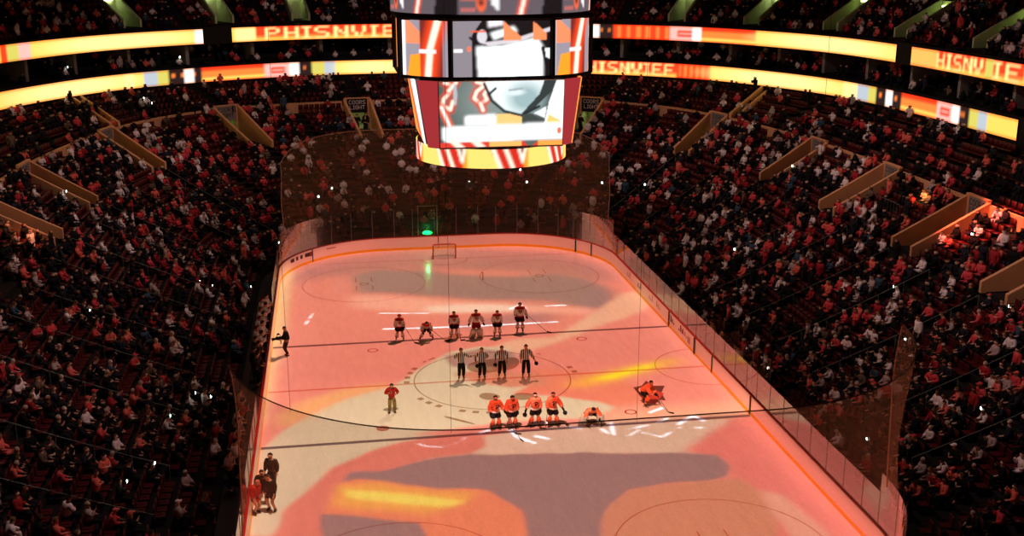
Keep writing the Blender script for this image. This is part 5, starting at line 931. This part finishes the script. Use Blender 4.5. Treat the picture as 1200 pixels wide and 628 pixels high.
def ringbar(P, z, r): q = MB(); q.tube([(x*1.03, y*1.03, z-ZS) for x, y in P], r, 6, 0, True); q.build('bezel', M_BLACK, sb)
ringbar(U, 17.9, .1); ringbar(U, 20.9, .16)
# lower tier: four slanting screens, dark red wedges between them
q = MB(); n8 = 8; q.add([(x*.97, y*.97, 17.85-ZS) for x, y in Lt_]+[(x*.97, y*.97, 14.3-ZS) for x, y in Lb], [(i, (i+1) % 8, 8+(i+1) % 8, 8+i) for i in range(8)]+[tuple(range(8)), tuple(range(8, 16))]); q.build('lower_cabinet', M_BLACK, sb)
for a, b_ in ((0, 1), (4, 5)):
    screen_mesh('lower_screen', lm, face_fn(Lt_[a], Lt_[b_], 14.35, 17.8, Lb[a], Lb[b_], inset=.1), sb, M_SCR); f = face_fn(Lt_[a], Lt_[b_], 14.35, 17.8, Lb[a], Lb[b_], inset=.12); C4 = f(np.array([0, 1, 1, 0.]), np.array([0, 0, 1, 1.])); q = MB(); q.tube([tuple(p) for p in C4], .05, 5, 0, True); q.build('screen_frame', M_STEEL, sb)
for a, b_ in ((2, 3), (6, 7)): screen_mesh('side_screen', ss, face_fn(Lt_[a], Lt_[b_], 14.35, 17.8, Lb[a], Lb[b_], inset=.1), sb, M_SCR)
M_WEDGE = mat('wedge_red', (190, 40, 44), .7, emit=.0); Wc = Canvas(4, 4, (150, 44, 48))
for a, b_ in ((1, 2), (3, 4), (5, 6), (7, 0)): screen_mesh('wedge_panel', Wc, face_fn(Lt_[a], Lt_[b_], 14.35, 17.8, Lb[a], Lb[b_], inset=.05), sb, M_SCR)
# bottom LED ring and top LED ring
rc = Canvas(300, 14, (255, 150, 50)); rc.mix(rc.Y*0+1, (255, 150, 50))
for k in range(8):
    x = k/8; rc.poly([(x, 0), (x+.045, 0), (x+.065, 1), (x+.0, 1)], (255, 214, 110)); rc.poly([(x+.045, 0), (x+.1, 0), (x+.115, 1), (x+.065, 1)], (204, 44, 30)); [rc.line([(x+d, -.1), (x+d+.018, 1.1)], .004, (255, 244, 220), .05, .8) for d in (.05, .075)]; rc.poly([(x+.1, 0), (x+.116, 0), (x+.113, .8)], (120, 36, 30)); rc.line([(x+.103, -.1), (x+.112, .7), (x+.119, -.1)], .003, (255, 240, 220), .05, .8)
rf = lambda r, z0, z1, ph=0.: (lambda X, Y: np.stack([r*np.cos(2*PI*X+ph), r*np.sin(2*PI*X+ph), z1+(z0-z1)*Y-ZS], 1))
screen_mesh('bottom_ring', rc, rf(4.12, 13.25, 14.25, .35), sb, M_SCR)
q = MB(); cp_ = [(4.05*math.cos(2*PI*i/48), 4.05*math.sin(2*PI*i/48)) for i in range(48)]; q.prism(cp_, 13.2-ZS, 14.3-ZS); q.build('ring_body', M_BLACK, sb)
tc_ = Canvas(360, 24, (96, 86, 92))
for k in range(6):
    x = k/6; tc_.poly([(x+.07, 0), (x+.1, 0), (x+.1, 1), (x+.06, 1)], BLK); tc_.poly([(x+.08, .1), (x+.1, 0), (x+.1, .35), (x+.085, .5)], (250, 236, 240)); tc_.line([(x+.025, 1.1), (x+.04, -.1)], .006, (240, 70, 40), .067, .9); tc_.line([(x+.025, 1.1), (x+.04, -.1)], .0025, (255, 244, 226), .067, .8)
    tc_.ell(x+.135, .55, .0075, .36, (240, 100, 60), .3); tc_.ell(x+.135, .55, .0045, .2, (110, 50, 44), .4); tc_.line([(x+.129, .55), (x+.141, .55)], .0008, (240, 100, 60), .067); [tc_.rect(x+.105+.006*i, .2+.3*j, x+.107+.006*i, .3+.3*j, (230, 110, 100)) for i in range(4) for j in range(3)]; tc_.poly([(x+.145, .2), (x+.16, .1), (x+.162, .9), (x+.15, .7)], (236, 232, 236))
screen_mesh('top_ring', tc_, rf(5.35, 21.12, 22.7, .5), sb, M_SCR); q = MB(); q.prism([(5.3*math.cos(2*PI*i/48), 5.3*math.sin(2*PI*i/48)) for i in range(48)], 21.0-ZS, 22.8-ZS); q.build('top_ring_body', M_BLACK, sb)
for a in range(4): x, y = 2.5*math.cos(PI/4+a*PI/2), 2.5*math.sin(PI/4+a*PI/2); q = MB(); q.tube([(x, y, 22.7-ZS), (x, y, 34.05-ZS)], .05, 6); q.build('hanging_cable', M_CABLE, sb)
# ------------------------------------------------------------------ light: two show projectors high over the ice throw the moving picture on it
def slide():
    w, h = 600, 1360; x0, y0, px = -15., -34., .05; a = np.ones((h, w, 3))*np.array(lin((240, 128, 110))); X, Y = np.meshgrid(x0+(np.arange(w)+.5)*px, y0+(np.arange(h)+.5)*px)
    r_ = np.random.default_rng(3)
    wob = lambda s: boxblur(r_.normal(0, 1, (h, w)), s, 2)*s*1.4
    wx, wy = wob(9)*.10, wob(9)*.10; Xw, Yw = X+wx, Y+wy
    for P, c, bl in GOBO:
        m = np.zeros(X.shape, bool); n_ = len(P)
        for i in range(n_):
            (ax, ay), (bx, by) = P[i], P[(i+1) % n_]
            if ay == by: continue
            m ^= ((ay > Yw) != (by > Yw)) & (Xw < (bx-ax)*(Yw-ay)/(by-ay)+ax)
        m = boxblur(m.astype(float), max(1, bl/px/1.7), 3)[..., None]; a = a*(1-m)+np.array(lin(c))*m
    for P, wd in GLINT_LINES:  # reflection glints painted over the projected picture
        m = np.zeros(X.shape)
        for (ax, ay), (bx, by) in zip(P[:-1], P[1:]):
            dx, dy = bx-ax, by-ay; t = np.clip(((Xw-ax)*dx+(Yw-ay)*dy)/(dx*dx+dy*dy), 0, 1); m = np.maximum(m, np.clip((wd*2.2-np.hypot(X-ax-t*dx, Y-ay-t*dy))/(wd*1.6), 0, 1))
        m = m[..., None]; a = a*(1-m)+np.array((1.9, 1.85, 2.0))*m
    qx, qy = np.abs(X)-4.42, np.abs(Y)-21.95; sd_ = np.hypot(np.maximum(qx, 0), np.maximum(qy, 0))+np.minimum(np.maximum(qx, qy), 0)-8.53; ed = np.clip((.66-sd_)/.25, 0, 1); a *= ed[..., None]*np.array((1, .95, .88))
    im = bpy.data.images.new('projector_slide', w, h, float_buffer=True, alpha=False); im.colorspace_settings.name = 'Linear Rec.709'; im.pixels.foreach_set(np.concatenate([a, np.ones((h, w, 1))], 2).astype(np.float32).ravel()); im.update(); im.pack(); return im, (x0, y0, w*px, h*px)
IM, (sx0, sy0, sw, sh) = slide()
def projector(loc, power, ya, yb):
    'one of the pair; fades out between ya (dark) and yb (full) so that the two pictures blend'
    l = bpy.data.lights.new('show_projector', 'SPOT'); l.energy = power; l.spot_size = math.radians(140); l.spot_blend = 0; l.shadow_soft_size = .12; l.use_nodes = True; nt = l.node_tree; N = nt.nodes; L = nt.links; em = N['Emission']
    tc = N.new('ShaderNodeTexCoord'); s = N.new('ShaderNodeSeparateXYZ'); L.new(tc.outputs['Normal'], s.inputs[0])
    def M(op, a, b_=None):
        n_ = N.new('ShaderNodeMath'); n_.operation = op
        for i, v in enumerate((a, b_)):
            if v is None: continue
            if isinstance(v, (int, float)): n_.inputs[i].default_value = v
            else: L.new(v, n_.inputs[i])
        return n_.outputs[0]
    az = M('ABSOLUTE', s.outputs[2]); u, v = M('DIVIDE', s.outputs[0], az), M('DIVIDE', s.outputs[1], az); X = M('ADD', M('MULTIPLY', u, loc[2]*PSGN), loc[0]); Y = M('ADD', M('MULTIPLY', v, loc[2]*PSGN), loc[1])
    c = N.new('ShaderNodeCombineXYZ'); L.new(M('DIVIDE', M('SUBTRACT', X, sx0), sw), c.inputs[0]); L.new(M('DIVIDE', M('SUBTRACT', Y, sy0), sh), c.inputs[1])
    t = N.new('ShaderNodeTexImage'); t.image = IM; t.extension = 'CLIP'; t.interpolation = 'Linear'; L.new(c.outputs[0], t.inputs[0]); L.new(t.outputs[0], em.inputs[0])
    k = M('POWER', M('ADD', M('ADD', M('MULTIPLY', u, u), M('MULTIPLY', v, v)), 1.0), 1.5); r = N.new('ShaderNodeMapRange'); r.inputs[1].default_value = ya; r.inputs[2].default_value = yb; L.new(Y, r.inputs[0]); L.new(M('MULTIPLY', k, r.outputs[0]), em.inputs[1])
    o = bpy.data.objects.new('show_projector', l); COL.objects.link(o); o.location = loc
PSGN = 1.0
PPOW = 51000
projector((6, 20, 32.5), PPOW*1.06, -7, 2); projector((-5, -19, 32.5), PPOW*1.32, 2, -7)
def spot(loc, to, power, col, size, blend=.6, rad=.3):  # unseen spot without a fixture
    l = bpy.data.lights.new('unseen_spot', 'SPOT'); l.energy = power; l.color = lin(col); l.spot_size = math.radians(size); l.spot_blend = blend; l.shadow_soft_size = rad; o = bpy.data.objects.new('unseen_spot', l); COL.objects.link(o); o.location = loc; o.rotation_euler = (Vector(to)-Vector(loc)).to_track_quat('-Z', 'Y').to_euler()
def at(side, u, t): p = low_xy(side, np.array([u]), np.array([t]))[0]; return (p[0], p[1], row_z(int(t*NROW))+.5)
spot((20, 0, 31), at(1, .0, .93), 110000, (255, 110, 84), 14); spot((20, 6, 31), at(1, .57, .92), 60000, (255, 150, 40), 4); spot((-18, 6, 31), at(-1, .9, .8), 30000, (255, 130, 60), 8)
# unseen spots under the roof, added to brighten the crowd
for a, b_ in (((-11, -18), (-31, -18)), ((11, -18), (31, -18)), ((-11, 4), (-31, 4)), ((11, 4), (32, 4)), ((-11, 25), (-31, 27)), ((11, 25), (31, 27)), ((-7, 30), (-14, 53)), ((7, 30), (14, 53))):
    spot((*a, 31), (*b_, 5), STAND_FILL, (255, 212, 208), 84, .9, .6)
w = bpy.data.worlds.new('world'); SC.world = w; w.use_nodes = True; w.node_tree.nodes['Background'].inputs[0].default_value = (.02, .012, .01, 1); w.node_tree.nodes['Background'].inputs[1].default_value = .3
vs = SC.view_settings; vs.view_transform = 'Standard'; vs.look = 'None'; vs.gamma = 1; vs.use_curve_mapping = False; vs.exposure = 0
SC.cycles.use_denoising = True; SC.cycles.max_bounces = 6; SC.cycles.diffuse_bounces = 3; SC.cycles.glossy_bounces = 3; SC.cycles.transparent_max_bounces = 24; SC.cycles.sample_clamp_indirect = 4
